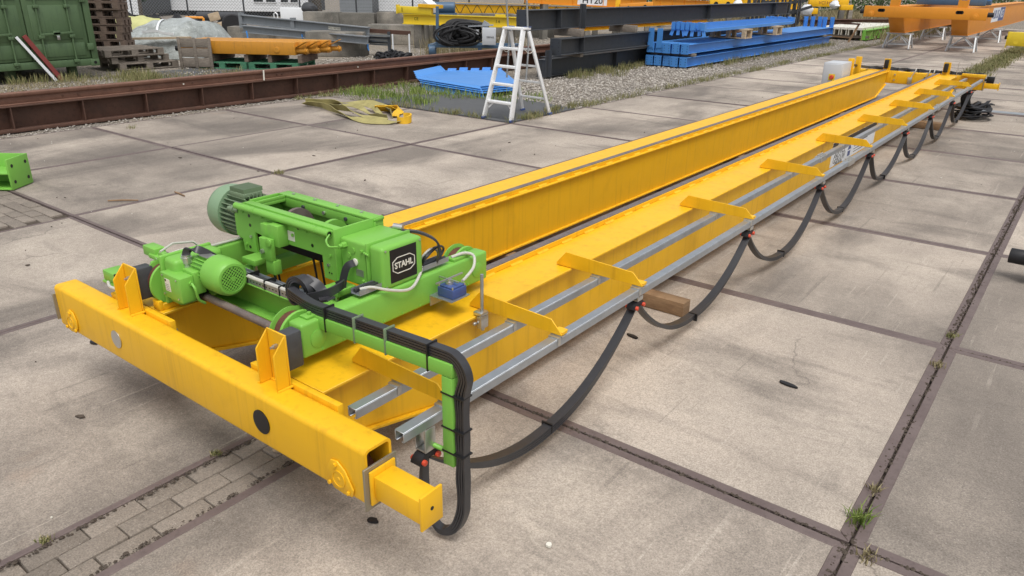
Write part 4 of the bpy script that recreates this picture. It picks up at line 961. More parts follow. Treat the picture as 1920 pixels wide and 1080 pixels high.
for k, (y, z0, z1, lab) in enumerate(((15.25,.245,.315,'near wooden packer between the two layers of blue beams'), (26.0,.245,.315,'far wooden packer between the two layers of blue beams'))):
    q = MB(); q.box(-2.65, -1.45, y, y+.11, z0, z1); single('wooden_packer', q, M['oldwood'], lab, 'packer', 'wooden packers in the blue beam stack', bevel=.004)
q = MB(); q.box(-2.5, -1.55, 15.4, 15.52, -.04, .013); single('wooden_packer', q, M['oldwood'], 'wooden packer on the gravel under the blue beams', 'packer', 'wooden packers in the blue beam stack')
# bundle of short blue members on top
for k in range(7):
    x = -2.28 + k*.135; ya = 15.6 + random.uniform(-.12,.12); z = .80 + .012*(k % 2)
    t = Thing('blue_brace', 'short blue brace, number %d from the left in the bundle on the blue beams' % (k+1) if False else 'blue drilled brace, %s of the bundle on the blue beams' % ['leftmost','second from left','third from left','middle','third from right','second from right','rightmost'][k], 'brace', (x, ya, z), group='blue braces bundled on the blue beams')
    mb = MB(); mb.box(x-.045, x+.045, ya+.1, ya+6.6, z, z+.075); mb.box(x-.045, x-.035, ya+.1, ya+6.6, z+.0755, z+.14); t.part('bar', mb, M['blue'])
    mb = MB(); mb.box(x-.05, x+.05, ya-.02, ya+.0995, z+.03, z+.21); t.part('end_tab', mb, M['blue'])
    mb = MB(); tl = random.uniform(-.07,.07); mb.bar((x, ya+.02, z+.06), (x+tl, ya-.01, z-.11), .014, .085, up=(1,0,0)); t.part('hanging_tab', mb, M['blue'])
    mb = MB(); mb.box(x-.05, x+.05, ya+6.601, ya+6.72, z+.02, z+.19); t.part('end_tab', mb, M['blue'])
for y, lab in ((17.9,'near wooden pallet block under the blue braces'), (20.3,'far wooden pallet block under the blue braces')):
    q = MB(); q.box(-2.3, -1.25, y, y+.5, .765, .797); q.box(-2.3, -1.25, y, y+.5, .555, .575)
    t = Thing('wooden_pallet', lab, 'pallet', (-1.8, y, .55)); t.part('boards', q, M['palewood'])
    for x in (-2.25, -1.8, -1.36):
        for yy in (y, y+.4): q = MB(); q.box(x, x+.1, yy, yy+.1, .5755, .7645); t.part('block', q, M['palewood'])
# blue folded plates on the ground by the weeds
for k in range(4):
    z = .06 + k*.030; dx, dy = (-.05*k + .0, .03*k)
    t = Thing('blue_plate', ['lowest', 'second lowest', 'second highest', 'uppermost'][k] + ' blue folded bracket plate in the pile beside the ladder', 'plate', (-2.9+dx, 8.8+dy, z), group='blue bracket plates piled by the ladder')
    q = MB(); ang = .0
    P = [(-3.75+dx,8.05+dy),(-1.95+dx,7.75+dy),(-1.75+dx,8.6+dy),(-3.3+dx,10.1+dy),(-4.1+dx,9.2+dy)]
    q.prism(P, 'z', z, z+.014)
    t.part('plate', q, M['blue'])
    q = MB()
    for i in range(7):
        f = i/7; a = Vector((P[0][0]+(P[1][0]-P[0][0])*f, P[0][1]+(P[1][1]-P[0][1])*f, z+.013)); b = Vector((P[0][0]+(P[1][0]-P[0][0])*(f+.1415), P[0][1]+(P[1][1]-P[0][1])*(f+.1415), z+.013))
        o = Vector((.10, -.10, -.13 if k == 0 else -.03)); q.add([a, b, b+o, a+o, a+Vector((0,.01,.003)), b+Vector((0,.01,.003)), b+o+Vector((0,.01,.003)), a+o+Vector((0,.01,.003))], [(0,1,2,3),(7,6,5,4),(0,4,5,1),(1,5,6,2),(2,6,7,3),(3,7,4,0)])
    t.part('folded_flange', q, M['blue'])
    q = MB(); a, b = Vector((*P[4], z+.014)), Vector((*P[0], z+.014)); o = Vector((-.12,-.02,.09))
    q.add([a,b,b+o,a+o,a+Vector((.01,0,0)),b+Vector((.01,0,0)),b+o+Vector((.01,0,0)),a+o+Vector((.01,0,0))], [(0,1,2,3),(7,6,5,4),(0,4,5,1),(1,5,6,2),(2,6,7,3),(3,7,4,0)]); t.part('side_flange', q, M['blue'])
    q = MB(); a, b = Vector((*P[3], z+.014)), Vector((*P[4], z+.014))
    for i in range(5):
        c = a + (b-a)*(i/5+.02); e = a + (b-a)*(i/5+.16); o = Vector((0,.02,.04+.015*(i % 2))); q.add([c,e,e+o,c+o,c+Vector((0,.012,0)),e+Vector((0,.012,0)),e+o+Vector((0,.012,0)),c+o+Vector((0,.012,0))], [(0,1,2,3),(7,6,5,4),(0,4,5,1),(1,5,6,2),(2,6,7,3),(3,7,4,0)])
    if k == 3: t.part('drilled_tabs', q, M['blue'])
q = MB(); q.box(-2.35,-2.2,7.95,8.9,-.04,.058); single('wooden_packer', q, M['wood'], 'short wooden block under the pile of blue bracket plates', 'packer')
q = MB(); q.box(-3.4,-3.25,8.1,9.5,-.04,.058); single('wooden_packer', q, M['oldwood'], 'second wooden block under the left of the blue bracket plates', 'packer')

# ------------------------------------------------------------------ container and pallets, far left
ct = Thing('shipping_container', 'dark green shipping container with locked doors at the left edge', 'container', (-10.0, 3.64, 0))
XF, Y0, Y1, ZB, ZT = -9.74, 2.42, 4.86, .20, 2.79
q = MB(); q.box(-15.8, XF-.06, Y0+.02, Y1-.02, ZB+.02, ZT-.02); ct.part('body', q, M['container'], bevel=.01)
q = MB(); y = Y0
for (ya, yb, za, zb) in ((Y0,Y0+.12,ZB,ZT),(Y1-.12,Y1,ZB,ZT),(Y0+.1205,Y1-.1205,ZB,ZB+.13),(Y0+.1205,Y1-.1205,ZT-.12,ZT)): q.box(XF-.0595, XF, ya, yb, za, zb)
ct.part('door_frame', q, M['container'], bevel=.006)
for (ya, yb) in ((Y0+.14, 3.63), (3.65, Y1-.14)):
    q = MB(); q.box(XF-.055, XF-.02, ya, yb, ZB+.15, ZT-.14); d = ct.part('door', q, M['container'], bevel=.006)
    q = MB(); wd = (yb-ya); 
    for (za, zb) in ((ZB+.20, ZB+.45), (ZB+.52, ZB+1.15), (ZB+1.25, ZT-.2)): q.box(XF-.0195, XF-.006, ya+.08, yb-.08, za, zb)
    ct.part('door_panel', q, M['container'], d, bevel=.012)
    for f in (.2, .72):
        yy = ya + wd*f; q = MB(); q.cyl((XF+.022, yy, ZB+.05), (XF+.022, yy, ZT-.05), .018, 10); lbr = ct.part('lock_bar', q, M['container'], d)
        for z in (ZB+.08, ZB+.55, ZB+1.1, ZT-.3):
            q = MB(); q.box(XF-.004, XF+.048, yy-.05, yy+.05, z, z+.06); ct.part('bar_keeper', q, M['container'], d, bevel=.006)
    q = MB(); q.bar((XF+.04, ya+wd*.18, ZB+.62), (XF+.04, ya+wd*.75, ZB+.65), .02, .04); q.box(XF-.003, XF+.05, ya+wd*.40, ya+wd*.52, ZB+.60, ZB+.68); ct.part('lock_handle', q, M['container'], d, bevel=.003)
    q = MB(); q.box(XF+.051, XF+.075, ya+wd*.44, ya+wd*.49, ZB+.52, ZB+.60); ct.part('padlock', q, M['zinc'], d, bevel=.004)
    for z in (ZB+.3, ZB+1.2, ZB+2.0):
        yh = Y0+.125 if ya < 3 else Y1-.125; q = MB(); q.box(XF+.0005, XF+.03, yh-.06, yh+.06, z, z+.13); ct.part('hinge', q, M['container'], d, bevel=.006)
for yy in (Y0, Y1-.17):
    q = MB(); q.box(XF+.0005, XF+.012, yy, yy+.17, ZB-.01, ZB+.12); c_ = ct.part('corner_casting', q, M['container'], bevel=.006)
    q = MB(); q.cyl((XF+.0125, yy+.085, ZB+.055), (XF+.0135, yy+.085, ZB+.055), .03, 14); ct.part('casting_hole', q, M['black'], c_)
for yy in (3.28, 4.42, 2.5):
    q = MB(); q.box(-10.3, -10.12, yy, yy+.14, -.04, ZB+.018); ct.part('support_foot', q, M['container'], bevel=.006)
q = MB(); q.bar((-9.62, 3.92, -.03), (-9.715, 3.42, .80), .05, .03, up=(1,0,0)); single('white_strip', q, M['white'], 'thin white strip leaning against the container doors', 'strip')
q = MB(); q.bar((-9.60, 4.02, -.03), (-9.70, 3.55, .82), .08, .045, up=(1,0,0)); single('red_bar', q, M['redpaint'], 'dull red steel bar leaning against the container doors', 'bar')

def pallet(loc, rz, mat, label, group, L=1.2, Wd=.8, sz=1.0):
    t = Thing('wooden_pallet', label, 'pallet', loc, rz, group, local=True); t.o.scale = (1, 1, sz)
    for i in range(5):
        yy = -Wd/2 + i*(Wd-.12)/4; q = MB(); q.box(-L/2, L/2, yy, yy+.12, .122, .144); t.part('top_board', q, M[mat])
    for i in range(3):
        yy = -Wd/2 + i*(Wd-.10)/2; q = MB(); q.box(-L/2, L/2, yy, yy+.10, .0, .022); t.part('bottom_board', q, M[mat])
        for x in (-L/2, -.07, L/2-.14): q = MB(); q.box(x, x+.14, yy, yy+.10, .0225, .0975); t.part('block', q, M[mat])
    for x in (-L/2, -.07, L/2-.14): q = MB(); q.box(x, x+.14, -Wd/2, Wd/2, .098, .1215); t.part('stringer', q, M[mat])
    return t
PGL = 'low stack of grey pallets beside the container'
for k, (x, y, a) in enumerate(((-10.95,6.28,1.50),(-11.05,6.12,1.56),(-11.0,6.0,1.53))):
    pallet((x,y,-.03+k*.146), a, 'oldwood', ['lowest', 'middle', 'uppermost'][k] + ' pallet of the low stack beside the green container', PGL, L=1.3, Wd=1.1)
PT = at(203, 60, 18.6); TW = ['first','second','third','fourth','fifth','sixth','seventh','eighth','ninth','tenth','eleventh','twelfth']
for k in range(12):
    pallet((PT.x + random.uniform(-.03,.03), PT.y + random.uniform(-.03,.03), -.03+k*.170), rad(37.3) + random.uniform(-.02,.02), 'darkwood', TW[k] + ' dark pallet from the bottom of the tall stack behind the container', 'tall stack of dark pallets', L=.90, Wd=.46, sz=1.15)

# ------------------------------------------------------------------ orange beams on green pallets with a crate side leaning
OB = Vector((.845, .535, 0)); OP = Vector((-.535, .845, 0)); O0 = Vector((-10.25, 6.95, 0))
def orow(k): return O0 + OP*(k*.27)
for k in range(4):
    a = orow(k) + OB*(.05*k); b = a + OB*(2.72 + .12*k)
    t = Thing('orange_beam', ['front', 'second', 'third', 'rearmost'][k] + ' worn orange box beam with buffer, lying on green pallets', 'beam', tuple(a + Vector((0,0,.29))), group='worn orange beams on green pallets')
    q = MB(); q.bar(a + Vector((0,0,.43)), b + Vector((0,0,.43)), .235, .275); t.part('beam', q, M['old_orange'], bevel=.006)
    q = MB(); c = b - OB*.42 + OP*(-.1185) + Vector((0,0,.40)); q.lathe(c, -OP, [(0,.07),(.012,.07),(.014,.055),(.02,.05),(.02,.025)], 20); t.part('wheel_boss', q, M['old_orange'])
    q = MB(); q.bar(b + OB*.002 + Vector((0,0,.46)), b + OB*.24 + Vector((0,0,.58)), .235, .012); t.part('end_lip', q, M['old_orange'])
    q = MB(); q.cyl(b + OB*.001 + Vector((0,0,.38)), b + OB*.20 + Vector((0,0,.38)), .055, 14); q.cyl(b + OB*.2005 + Vector((0,0,.38)), b + OB*.215 + Vector((0,0,.38)), .075, 14); q.cyl(b + OB*.216 + Vector((0,0,.38)), b + OB*.26 + Vector((0,0,.38)), .05, 14); t.part('buffer', q, M['old_orange'])
    q = MB(); q.cyl(a - OB*.001 + Vector((0,0,.38)), a - OB*.12 + Vector((0,0,.38)), .06, 14); t.part('rear_buffer', q, M['rubber'])
for k, f in enumerate((1.0, 2.2)):
    c = orow(1.5) + OB*f; pallet((c.x, c.y, -.03), math.atan2(OB.y, OB.x), 'greenwood' if k == 0 else 'greenwood', ['left', 'right'][k] + ' green pallet under the worn orange beams', 'green pallets under the orange beams', L=1.15, Wd=1.15)
for k, f in enumerate((.75, 1.55, 2.1, 2.8)):
    c = orow(0) + OB*f; q = MB(); q.bar(c - OP*.08 + Vector((0,0,.2)), c + OP*1.0 + Vector((0,0,.2)), .09, .155); single('wooden_packer', q, M['darkwood'], ['first', 'second', 'third', 'fourth'][k] + ' wooden packer from the left under the orange beams', 'packer', 'packers under the orange beams')
cs = Thing('crate_side', 'weathered wooden crate side propped against the left end of the orange beams', 'crate side', tuple(O0 - OP*.25))
c0 = O0 - OP*.22 + OB*.05
for i in range(3):
    q = MB(); q.bar(c0 + Vector((0,0,.10+i*.21)), c0 + OB*.78 + Vector((0,0,.10+i*.21)), .022, .195); cs.part('board', q, M['oldwood'], bevel=.003)
for f in (.04, .40, .75):
    q = MB(); c = c0 + OB*f - OP*.022; q.bar(c + Vector((0,0,-.02)), c + Vector((0,0,.64)), .07, .02, up=OP); cs.part('batten', q, M['oldwood'], bevel=.003)

# ------------------------------------------------------------------ tarp-covered heap
tp = Thing('tarp_heap', 'heap covered with clear plastic sheeting behind the pallets', 'heap', tuple(at(300, 96, 20.6)))
A = at(225, 92, 20.6); B = at(385, 92, 20.0); ax = (B-A); ax.z = 0; Lh = ax.length; ax.normalize(); ay = Vector((-ax.y, ax.x, 0))
mb = MB(); nu, nv = 46, 26; vs = []; fs = []
rs = np.random.default_rng(3)
def hgt(u, v):
    base = max(0, 1 - (2*abs(v-.5))**2.6) ** .6
    prof = np.interp(u, [0,.06,.2,.42,.62,.85,.93,1.0], [0,.45,.75,.95,1.0,.95,.6,0])
    h = .92*base*prof
    return h*(1 + .05*math.sin(u*11+v*4)*math.sin(v*9+u*3) + .02*math.sin(u*31+v*23))
for i in range(nu):
    for j in range(nv):
        u, v = i/(nu-1), j/(nv-1); p = A + ax*(u*Lh) + ay*((v-.28)*2.6); vs.append((p.x, p.y, -.03 + hgt(u, v)))
for i in range(nu-1):
    for j in range(nv-1): fs.append((i*nv+j, (i+1)*nv+j, (i+1)*nv+j+1, i*nv+j+1))
mb.add(vs, fs); tp.part('plastic_sheet', mb, M['tarp'])
for k, (u0, v0, u1, v1) in enumerate(((.38,.55,.60,.12),(.12,.5,.10,.1),(.42,.13,.80,.10))):
    pts = []
    for i in range(9):
        t_ = i/8; u, v = u0+(u1-u0)*t_, v0+(v1-v0)*t_; p = A + ax*(u*Lh) + ay*((v-.28)*2.6); pts.append((p.x, p.y, hgt(u, v)+.0))
    q = MB(); q.ribbon(pts, ax if k < 2 else (0,0,1), .06, .012); tp.part('white_tape', q, M['white'])
q = MB(); q.bar(A + ax*(.42*Lh) - ay*.75 + Vector((0,0,.34)), A + ax*(1.02*Lh) - ay*.62 + Vector((0,0,.40)), .12, .05); tp.part('plank', q, M['palewood'])
yh = plain('yellow_foam', (.50,.50,.22), .85, 0, .25, 5, .4)
mb = MB(); vs = []; fs = []; c = at(258, 60, 22.6)
for i in range(14):
    for j in range(10):
        u, v = i/13, j/9; p = c + ax*((u-.5)*2.2) + ay*((v-.5)*1.6); vs.append((p.x, p.y, -.03 + .86*max(0, 1-(2*abs(u-.5))**3)**.5*max(0, 1-(2*abs(v-.5))**3)**.5 + .04*math.sin(i*2.1+j)))
for i in range(13):
    for j in range(9): fs.append((i*10+j, (i+1)*10+j, (i+1)*10+j+1, i*10+j+1))
mb.add(vs, fs); single('foam_heap', mb, yh, 'yellow-green heap showing behind the plastic sheeting', 'heap', base=(c.x, c.y, -.03))
# small orange pipe frame
c = at(372, 62, 22.5); ax2 = Vector((.795,.606,0)); q = MB()
q.tube([c+ax2*-.3+Vector((0,0,.42)), c+ax2*.18+Vector((0,0,.42)), c+ax2*.2+Vector((0,0,.40)), c+ax2*.2+Vector((0,0,.12)), c+ax2*.18+Vector((0,0,.1)), c+ax2*.02+Vector((0,0,.1))], .035, 10)
single('orange_pipe_frame', q, M['orange'], 'bent orange pipe frame standing behind the plastic-covered heap', 'frame')

# ------------------------------------------------------------------ middle distance: blocks, grey runway sections, racks, cable machine
SD = Vector((.795, .606, 0))                          # direction across the yard, away from the crane
def G0(u, D, z=0): p = at(u, 60, D); return Vector((p.x, p.y, z))
def conc_block(u, D, L, W, H_, label, z=-.04, ang=0.0, chip=.012):
    c = G0(u, D); t = math.atan2(SD.y, SD.x) + ang; mb = MB(); mb.box(-L/2, L/2, -W/2, W/2, 0, H_)
    o = obj('concrete_block', mesh_from(mb, bevel=.018, seg=2), M['block']); o.location = (c.x, c.y, z); o.rotation_euler = (0, 0, t)
    return tag(o, label, 'concrete block', 'old concrete blocks at the back of the yard')
conc_block(632, 21.2, 1.55, .75, .63, 'big square concrete block behind the right end of the orange beams')
conc_block(470, 23.8, 1.2, .6, .58, 'low concrete block under the left part of the grey rails')
conc_block(545, 24.5, 1.3, .6, .56, 'low concrete block under the middle of the grey rails')
for k, (u, wd, hh) in enumerate(((608,1.35,.80),(672,1.4,.78),(735,1.0,.83),(787,1.3,.84),(852,1.6,.80),(925,1.6,.82),(1000,1.6,.80))):
    conc_block(u, 30.0 + .05*(k % 2), wd, .7, hh, ['first','second','third','fourth','fifth','sixth','seventh'][k] + ' concrete block from the left in the rear block wall', ang=.02*((k % 3)-1))
conc_block(748, 25.6, 1.9, .8, .60, 'long concrete block with weathered top right of the grey rails')
conc_block(820, 26.5, 1.2, .8, .55, 'concrete block in the dry weeds behind the cable machine')
def lights_text(): pass
# two light grey runway sections lying on the blocks
for k, (ua, va, ub, vb, D) in enumerate(((452,27,692,51,21.6),(455,47,690,68,20.9))):
    a, b = at(ua, va, D+1.0), at(ub, vb, D-.4); hh = .20 if k == 0 else .15
    t = Thing('grey_rail', ['upper light grey runway section with a name plate, lying on concrete blocks', 'lower light grey runway section in front of the upper one'][k], 'rail', tuple(a), group='grey runway sections')
    mb = MB(); d = (b-a).normalized(); mb.bar(a-Vector((0,0,.012)), b-Vector((0,0,.012)), .16, .024); mb.bar(a-Vector((0,0,.024+hh/2)), b-Vector((0,0,.024+hh/2)), .02, hh); mb.bar(a-Vector((0,0,.036+hh)), b-Vector((0,0,.036+hh)), .15, .022)
    bo = t.part('beam', mb, M['greybeam'])
    if k == 0:
        n = d.cross(Vector((0,0,1))).normalized(); n = n if n.dot(CAM-a) > 0 else -n
        c = a + (b-a)*.74 + n*.012 - Vector((0,0,.12)); q = MB(); q.bar(c - d*.19, c + d*.19, .004, .075, up=(0,0,1)); pl = t.part('name_plate', q, M['cream'], bo)
        text_on('plate_text', 'M.E.L  VELTON', .055, c + n*.003, d, (0,0,1), M['black'], pl, t.off)
        for f in (.42, .0):
            c = a + (b-a)*f; q = MB(); q.bar(c + Vector((0,0,.05)), c - Vector((0,0,.36)), .12, .12, up=d); t.part('bracket', q, M['greybeam'], bo)
        q = MB(); c = a + (b-a)*.27 + Vector((0,0,.002)); q.tube([c, c+Vector((0,0,.10)), c+d*.06+Vector((0,0,.14)), c+d*.12+Vector((0,0,.10)), c+d*.12+Vector((0,0,.0))], .018, 8); t.part('shackle', q, M['alu'], bo)
for k, u in enumerate((462, 566, 688)):
    c = at(u, 58+6*k, 21.2); q = MB(); q.tube([c, c+Vector((.02,.0,-.12)), c+Vector((-.01,.02,-.26)), c+Vector((.02,.02,-.34))], .022, 7)
    single('blue_strap', q, M['blue'], ['left', 'middle', 'right'][k] + ' bright blue strap hanging from the grey rails', 'strap', 'blue straps on the grey rails')
# rack with steel profiles
rk = Thing('steel_rack', 'rusty rail on white posts with steel profiles stored below it', 'rack', tuple(G0(725, 20.8)))
a, b = at(672, 56, 21.6), at(768, 62, 20.8)
q = MB(); q.bar(a, b, .10, .10); rk.part('rusty_rail', q, M['rust'])
for u, D in ((736, 20.9), (767, 20.7)):
    p = at(u, 64, D); q = MB(); q.bar(Vector((p.x,p.y,-.04)), Vector((p.x,p.y,p.z)), .09, .03, up=SD); rk.part('white_post', q, M['white'])
p = at(729, 58, 21.0); q = MB(); q.bar(Vector((p.x,p.y,-.04)), Vector((p.x,p.y,p.z-.02)), .08, .08, up=SD); rk.part('dark_post', q, M['darkgrey'])
for k in range(9):
    v = 66 + 3.2*(k % 6); a = at(687+2*(k % 2), v, 21.2+.05*k); b = at(731-(k % 3), v+1.5+1.0*(k % 2), 20.9+.05*k); q = MB(); q.bar(a, b, .035, .04); rk.part('steel_profile', q, M[('galv','darkgrey','greybeam')[k % 3]])
# heap of black cables
def heap(name, label, cat, c, rx, ry, hz, n, r, mat, seed, flat=False):
    rs = random.Random(seed); t = Thing(name, label, cat, tuple(c))
    for k in range(n):
        cx, cy = rs.uniform(-.45,.45)*rx, rs.uniform(-.45,.45)*ry; a0 = rs.uniform(0,6.28); ra, rb_ = rs.uniform(.25,.6)*rx, rs.uniform(.25,.6)*ry; pts = []
        z0 = hz*(k/n)*(1 - .5*abs(cx)/rx)
        for i in range(22):
            a = a0 + i*.3; x = cx + ra*math.cos(a); y = cy + rb_*math.sin(a); rr = min(1, (x/rx)**2 + (y/ry)**2)
            p = Vector(c) + SD*x + Vector((-SD.y,SD.x,0))*y; pts.append((p.x, p.y, c[2] + r + max(0, (z0 + .06*math.sin(a*2.3+k)))*(1-.7*rr)))
        q = MB(); q.tube(pts, r, 6); t.part('cable', q, M[mat])
    return t
heap('cable_pile', 'low pile of black cables on the gravel behind the rusty runway beam', 'cable pile', tuple(G0(735, 20.2, -.03)), .62, .5, .20, 26, .022, 'rubber', 5)
# cable machine on its blue frame
mc = Thing('cable_machine', 'blue steel frame loaded with a black cable coil and a grey control box', 'machine', tuple(G0(872, 19.6)))
DM = 19.6
def mbar(u0, v0, u1, v1, w_, h_, mat, name, D0=DM, D1=DM):
    q = MB(); q.bar(at(u0,v0,D0), at(u1,v1,D1), w_, h_); return mc.part(name, q, M[mat])
mbar(806, 86, 960, 88, .10, .07, 'machine_blue', 'frame_beam'); mbar(818, 82, 970, 84, .10, .07, 'machine_blue', 'frame_beam', DM+.9, DM+.9)
mbar(806, 86, 818, 82, .10, .07, 'machine_blue', 'frame_beam', DM, DM+.9); mbar(955, 88, 970, 84, .10, .07, 'machine_blue', 'frame_beam', DM, DM+.9)
for u in (814, 900, 950):
    a = at(u, 88, DM); q = MB(); q.bar(a, Vector((a.x,a.y,-.04)), .12, .10, up=SD); mc.part('frame_leg', q, M['machine_blue'])
a = at(805, 94, DM); q = MB(); q.cyl(a, a+SD*.16, .13, 16); mc.part('roller', q, M['machine_blue'])
a, b = at(820, 86, DM+.05), at(820, 12, DM+.05); q = MB(); q.bar(a, b, .11, .07, up=SD); mc.part('mast', q, M['machine_blue'])
c = at(912, 66, DM); q = MB(); q.bar(c + Vector((0,0,-.22)), c + Vector((0,0,.20)), .34, .12, up=SD); mc.part('blue_motor', q, M['machine_blue'], bevel=.03)
c = at(917, 68, DM-.28); fz = FWD
q = MB(); q.bar(c - SD*.17, c + SD*.17, .16, .40); gb_ = mc.part('control_box', q, M['cabinet'], bevel=.012)
text_on('box_text', 'ZEMAS', .06, c - FWD*.085 + SD*.03 - Vector((0,0,.02)), SD, (0,0,1), M['black'], gb_, mc.off)
q = MB(); c2 = at(895, 60, DM-.1); q.bar(c2+Vector((0,0,-.06)), c2+Vector((0,0,.06)), .07, .01, up=FWD); mc.part('label', q, M['white'])
q = MB(); q.bar(at(878, 49, DM), at(925, 47, DM), .30, .03); q.bar(at(905, 44, DM), at(915, 50, DM), .2, .16); mc.part('top_plate', q, M['galv'])
cc = at(862, 74, DM+.1); rs = random.Random(11)
for k in range(46):
    r0 = rs.uniform(.08, .50); pts = []; a0 = rs.uniform(0, 6.28); sq = rs.uniform(.45, .68); tl = rs.uniform(-.35,.35); off = rs.uniform(-.28,.28)
    for i in range(26):
        a = a0 + i*.255; x = r0*1.05*math.cos(a) + .1*math.sin(a*2+k); z = r0*sq*math.sin(a) + .10
        p = cc + SD*x + FWD*(off + tl*math.cos(a) + .03*math.sin(3*a+k)); pts.append((p.x, p.y, max(cc.z - .12 + .0, cc.z + z + .10*math.cos(a)*rs.uniform(.8,1.2)*0)))
    q = MB(); q.tube(pts, .026, 6); mc.part('cable_turn', q, M['rubber'])
for k in range(10):
    u0, u1 = 838+rs.uniform(-12,8), 895+rs.uniform(-10,14); q = MB(); q.tube(bez([at(u0, 78+rs.uniform(-14,4), DM-.3), at(u0+10, 50+rs.uniform(-8,6), DM-.2), at((u0+u1)/2, 38+rs.uniform(-3,6), DM), at(u1, 47+rs.uniform(-4,5), DM+.1), at(u1+8, 55+rs.uniform(-4,8), DM+.2)], 5), .03, 6); mc.part('cable_turn', q, M['rubber'])

# ------------------------------------------------------------------ bright yellow crane beam and the cranes behind
yb = Thing('yellow_crane_beam', 'bright lemon yellow crane beam lying across the yard behind the cable machine', 'crane', tuple(G0(870, 24)))
a, b = at(757, 45, 24.2), at(988, 53, 23.2); L_ = (b-a); d = L_.normalized(); n = -FWD
q = MB(); hh = .30
q.bar(a + Vector((0,0,.012)), b + Vector((0,0,.012)), .18, .024); q.bar(a + Vector((0,0,.15)), b + Vector((0,0,.15)), .02, .25); q.bar(a + Vector((0,0,.29)), b + Vector((0,0,.29)), .18, .024)
ybm = yb.part('girder', q, M['yellow2'])
text_on('marking', 'CE', .12, a + d*.42 + Vector((0,0,.16)) + n*.014, d, (0,0,1), M['black'], ybm, yb.off)
text_on('marking', '1.6', .12, a + d*3.02 + Vector((0,0,.16)) + n*.014, d, (0,0,1), M['black'], ybm, yb.off)
q = MB(); q.bar(a - d*.15 + Vector((0,0,.42)), a + d*.95 + Vector((0,0,.40)), .20, .20); ec = yb.part('end_carriage', q, M['yellow2'], bevel=.006)
q = MB(); q.bar(a + d*.55 + Vector((0,0,.55)), a + d*1.25 + Vector((0,0,.53)), .3, .09); yb.part('carriage_plate', q, M['yellow'])
q = MB(); q.bar(a - d*.17 + n*.0 + Vector((0,0,.30)), a - d*.17 + Vector((0,0,.56)), .22, .04, up=d); yb.part('end_plate', q, M['yellow2'])
q = MB(); q.bar(a - d*.02 + n*.105 + Vector((0,0,.36)), a - d*.02 + n*.105 + Vector((0,0,.48)), .012, .05, up=n); yb.part('black_mark', q, M['black'])
q = MB(); q.bar(a + d*2.95 + Vector((0,0,.335)), a + d*3.25 + Vector((0,0,.335)), .1, .06); yb.part('cleat', q, M['yellow2'])
for f in (.5, 2.2, 3.4):
    c = a + d*f; q = MB(); q.bar(c - Vector((0,0,.004)), Vector((c.x,c.y,-.04)), .25, .25, up=d); yb.part('support', q, M['block'])
for k in range(3): 
    c = a + d*(1.0+.28*k); q = MB(); q.tube(bez([c+n*.1, c+n*.12+Vector((0,0,-.25)), c+n*.12+d*.12+Vector((0,0,-.42)), c+n*.1+d*.25+Vector((0,0,-.25)), c+n*.1+d*.25], 5), .012, 6); yb.part('hanging_cable', q, M['rubber'])
q = MB(); q.bar(at(800,8,25.5), at(810,16,25.2), .3, .28); yb.part('white_box', q, M['white'])
# blue travel drive behind
bd = Thing('blue_drive', 'blue crane drive with motor standing behind the yellow beam', 'drive', tuple(G0(830, 26)))
c = at(833, 14, 26); q = MB(); q.cyl(c - SD*.3, c + SD*.35, .17, 18); bd.part('motor', q, M['machine_blue']); q = MB(); q.bar(c - SD*.35 - Vector((0,0,.26)), c + SD*.4 - Vector((0,0,.26)), .4, .2); bd.part('base', q, M['machine_blue']); q = MB(); q.lathe(c - SD*.3, -SD, [(0,.18),(.1,.17),(.16,.1)], 18); bd.part('fan_cowl', q, M['cabinet'])
q = MB(); q.bar(c - Vector((0,0,.36)), Vector((c.x,c.y,-.04)), .3, .3, up=SD); bd.part('support', q, M['block'])

def far_girder(name, label, ua, va, ub, vb, D0, D1, hh, mat, stiff=6, cable=True, txt=None):
    a, b = at(ua, va, D0), at(ub, vb, D1); d = (b-a).normalized(); n = Vector((d.y,-d.x,0)); n = n if n.dot(CAM-a) > 0 else -n
    t = Thing(name, label, 'crane girder', (a.x, a.y, 0)); q = MB(); u = Vector((0,0,1))
    q.bar(a - u*.012, b - u*.012, .28, .024); q.bar(a - u*(.024+hh/2), b - u*(.024+hh/2), .16, hh); q.bar(a - u*(.036+hh), b - u*(.036+hh), .26, .024); g = t.part('girder', q, M[mat])
    L = (b-a).length
    for i in range(stiff):
        c = a + d*(L*(i+.5)/stiff) + n*.095 - u*(.024+hh/2); q = MB(); q.bar(c - u*(hh/2-.002), c + u*(hh/2-.002), .02, .03, up=n); t.part('stiffener', q, M[mat], g)
    if cable:
        q = MB(); q.bar(a + n*.30 - u*.03, b + n*.30 - u*.03, .05, .05); t.part('c_rail', q, M['galv'], g)
        for i in range(stiff*2):
            c = a + d*(L*(i+.3)/(stiff*2)) + n*.30 - u*.06; s_ = L/(stiff*2); q = MB(); q.tube(bez([c, c + d*s_*.2 - u*.12, c + d*s_*.5 - u*.32, c + d*s_*.8 - u*.12, c + d*s_], 4), .013, 5); t.part('cable_loop', q, M['rubber'], g)
    for f in (.15, .5, .85):
        c = a + d*(L*f) - u*(.05+hh); q = MB(); q.bar(c, Vector((c.x,c.y,-.04)), .3, .2, up=d); t.part('support', q, M['block'])
    return t, a, b, d, n
fg, a, b, d, n = far_girder('far_crane_girder', 'long golden yellow crane girder with hanging cable loops behind the grey beams', 842, 4, 1212, 14, 30.5, 32.5, .52, 'yellow', 9)
text_on('marking', '4.2 32.080', .2, a + d*3.1 + n*.084 - Vector((0,0,.16)), d, (0,0,1), M['black'], fg.o, fg.off)
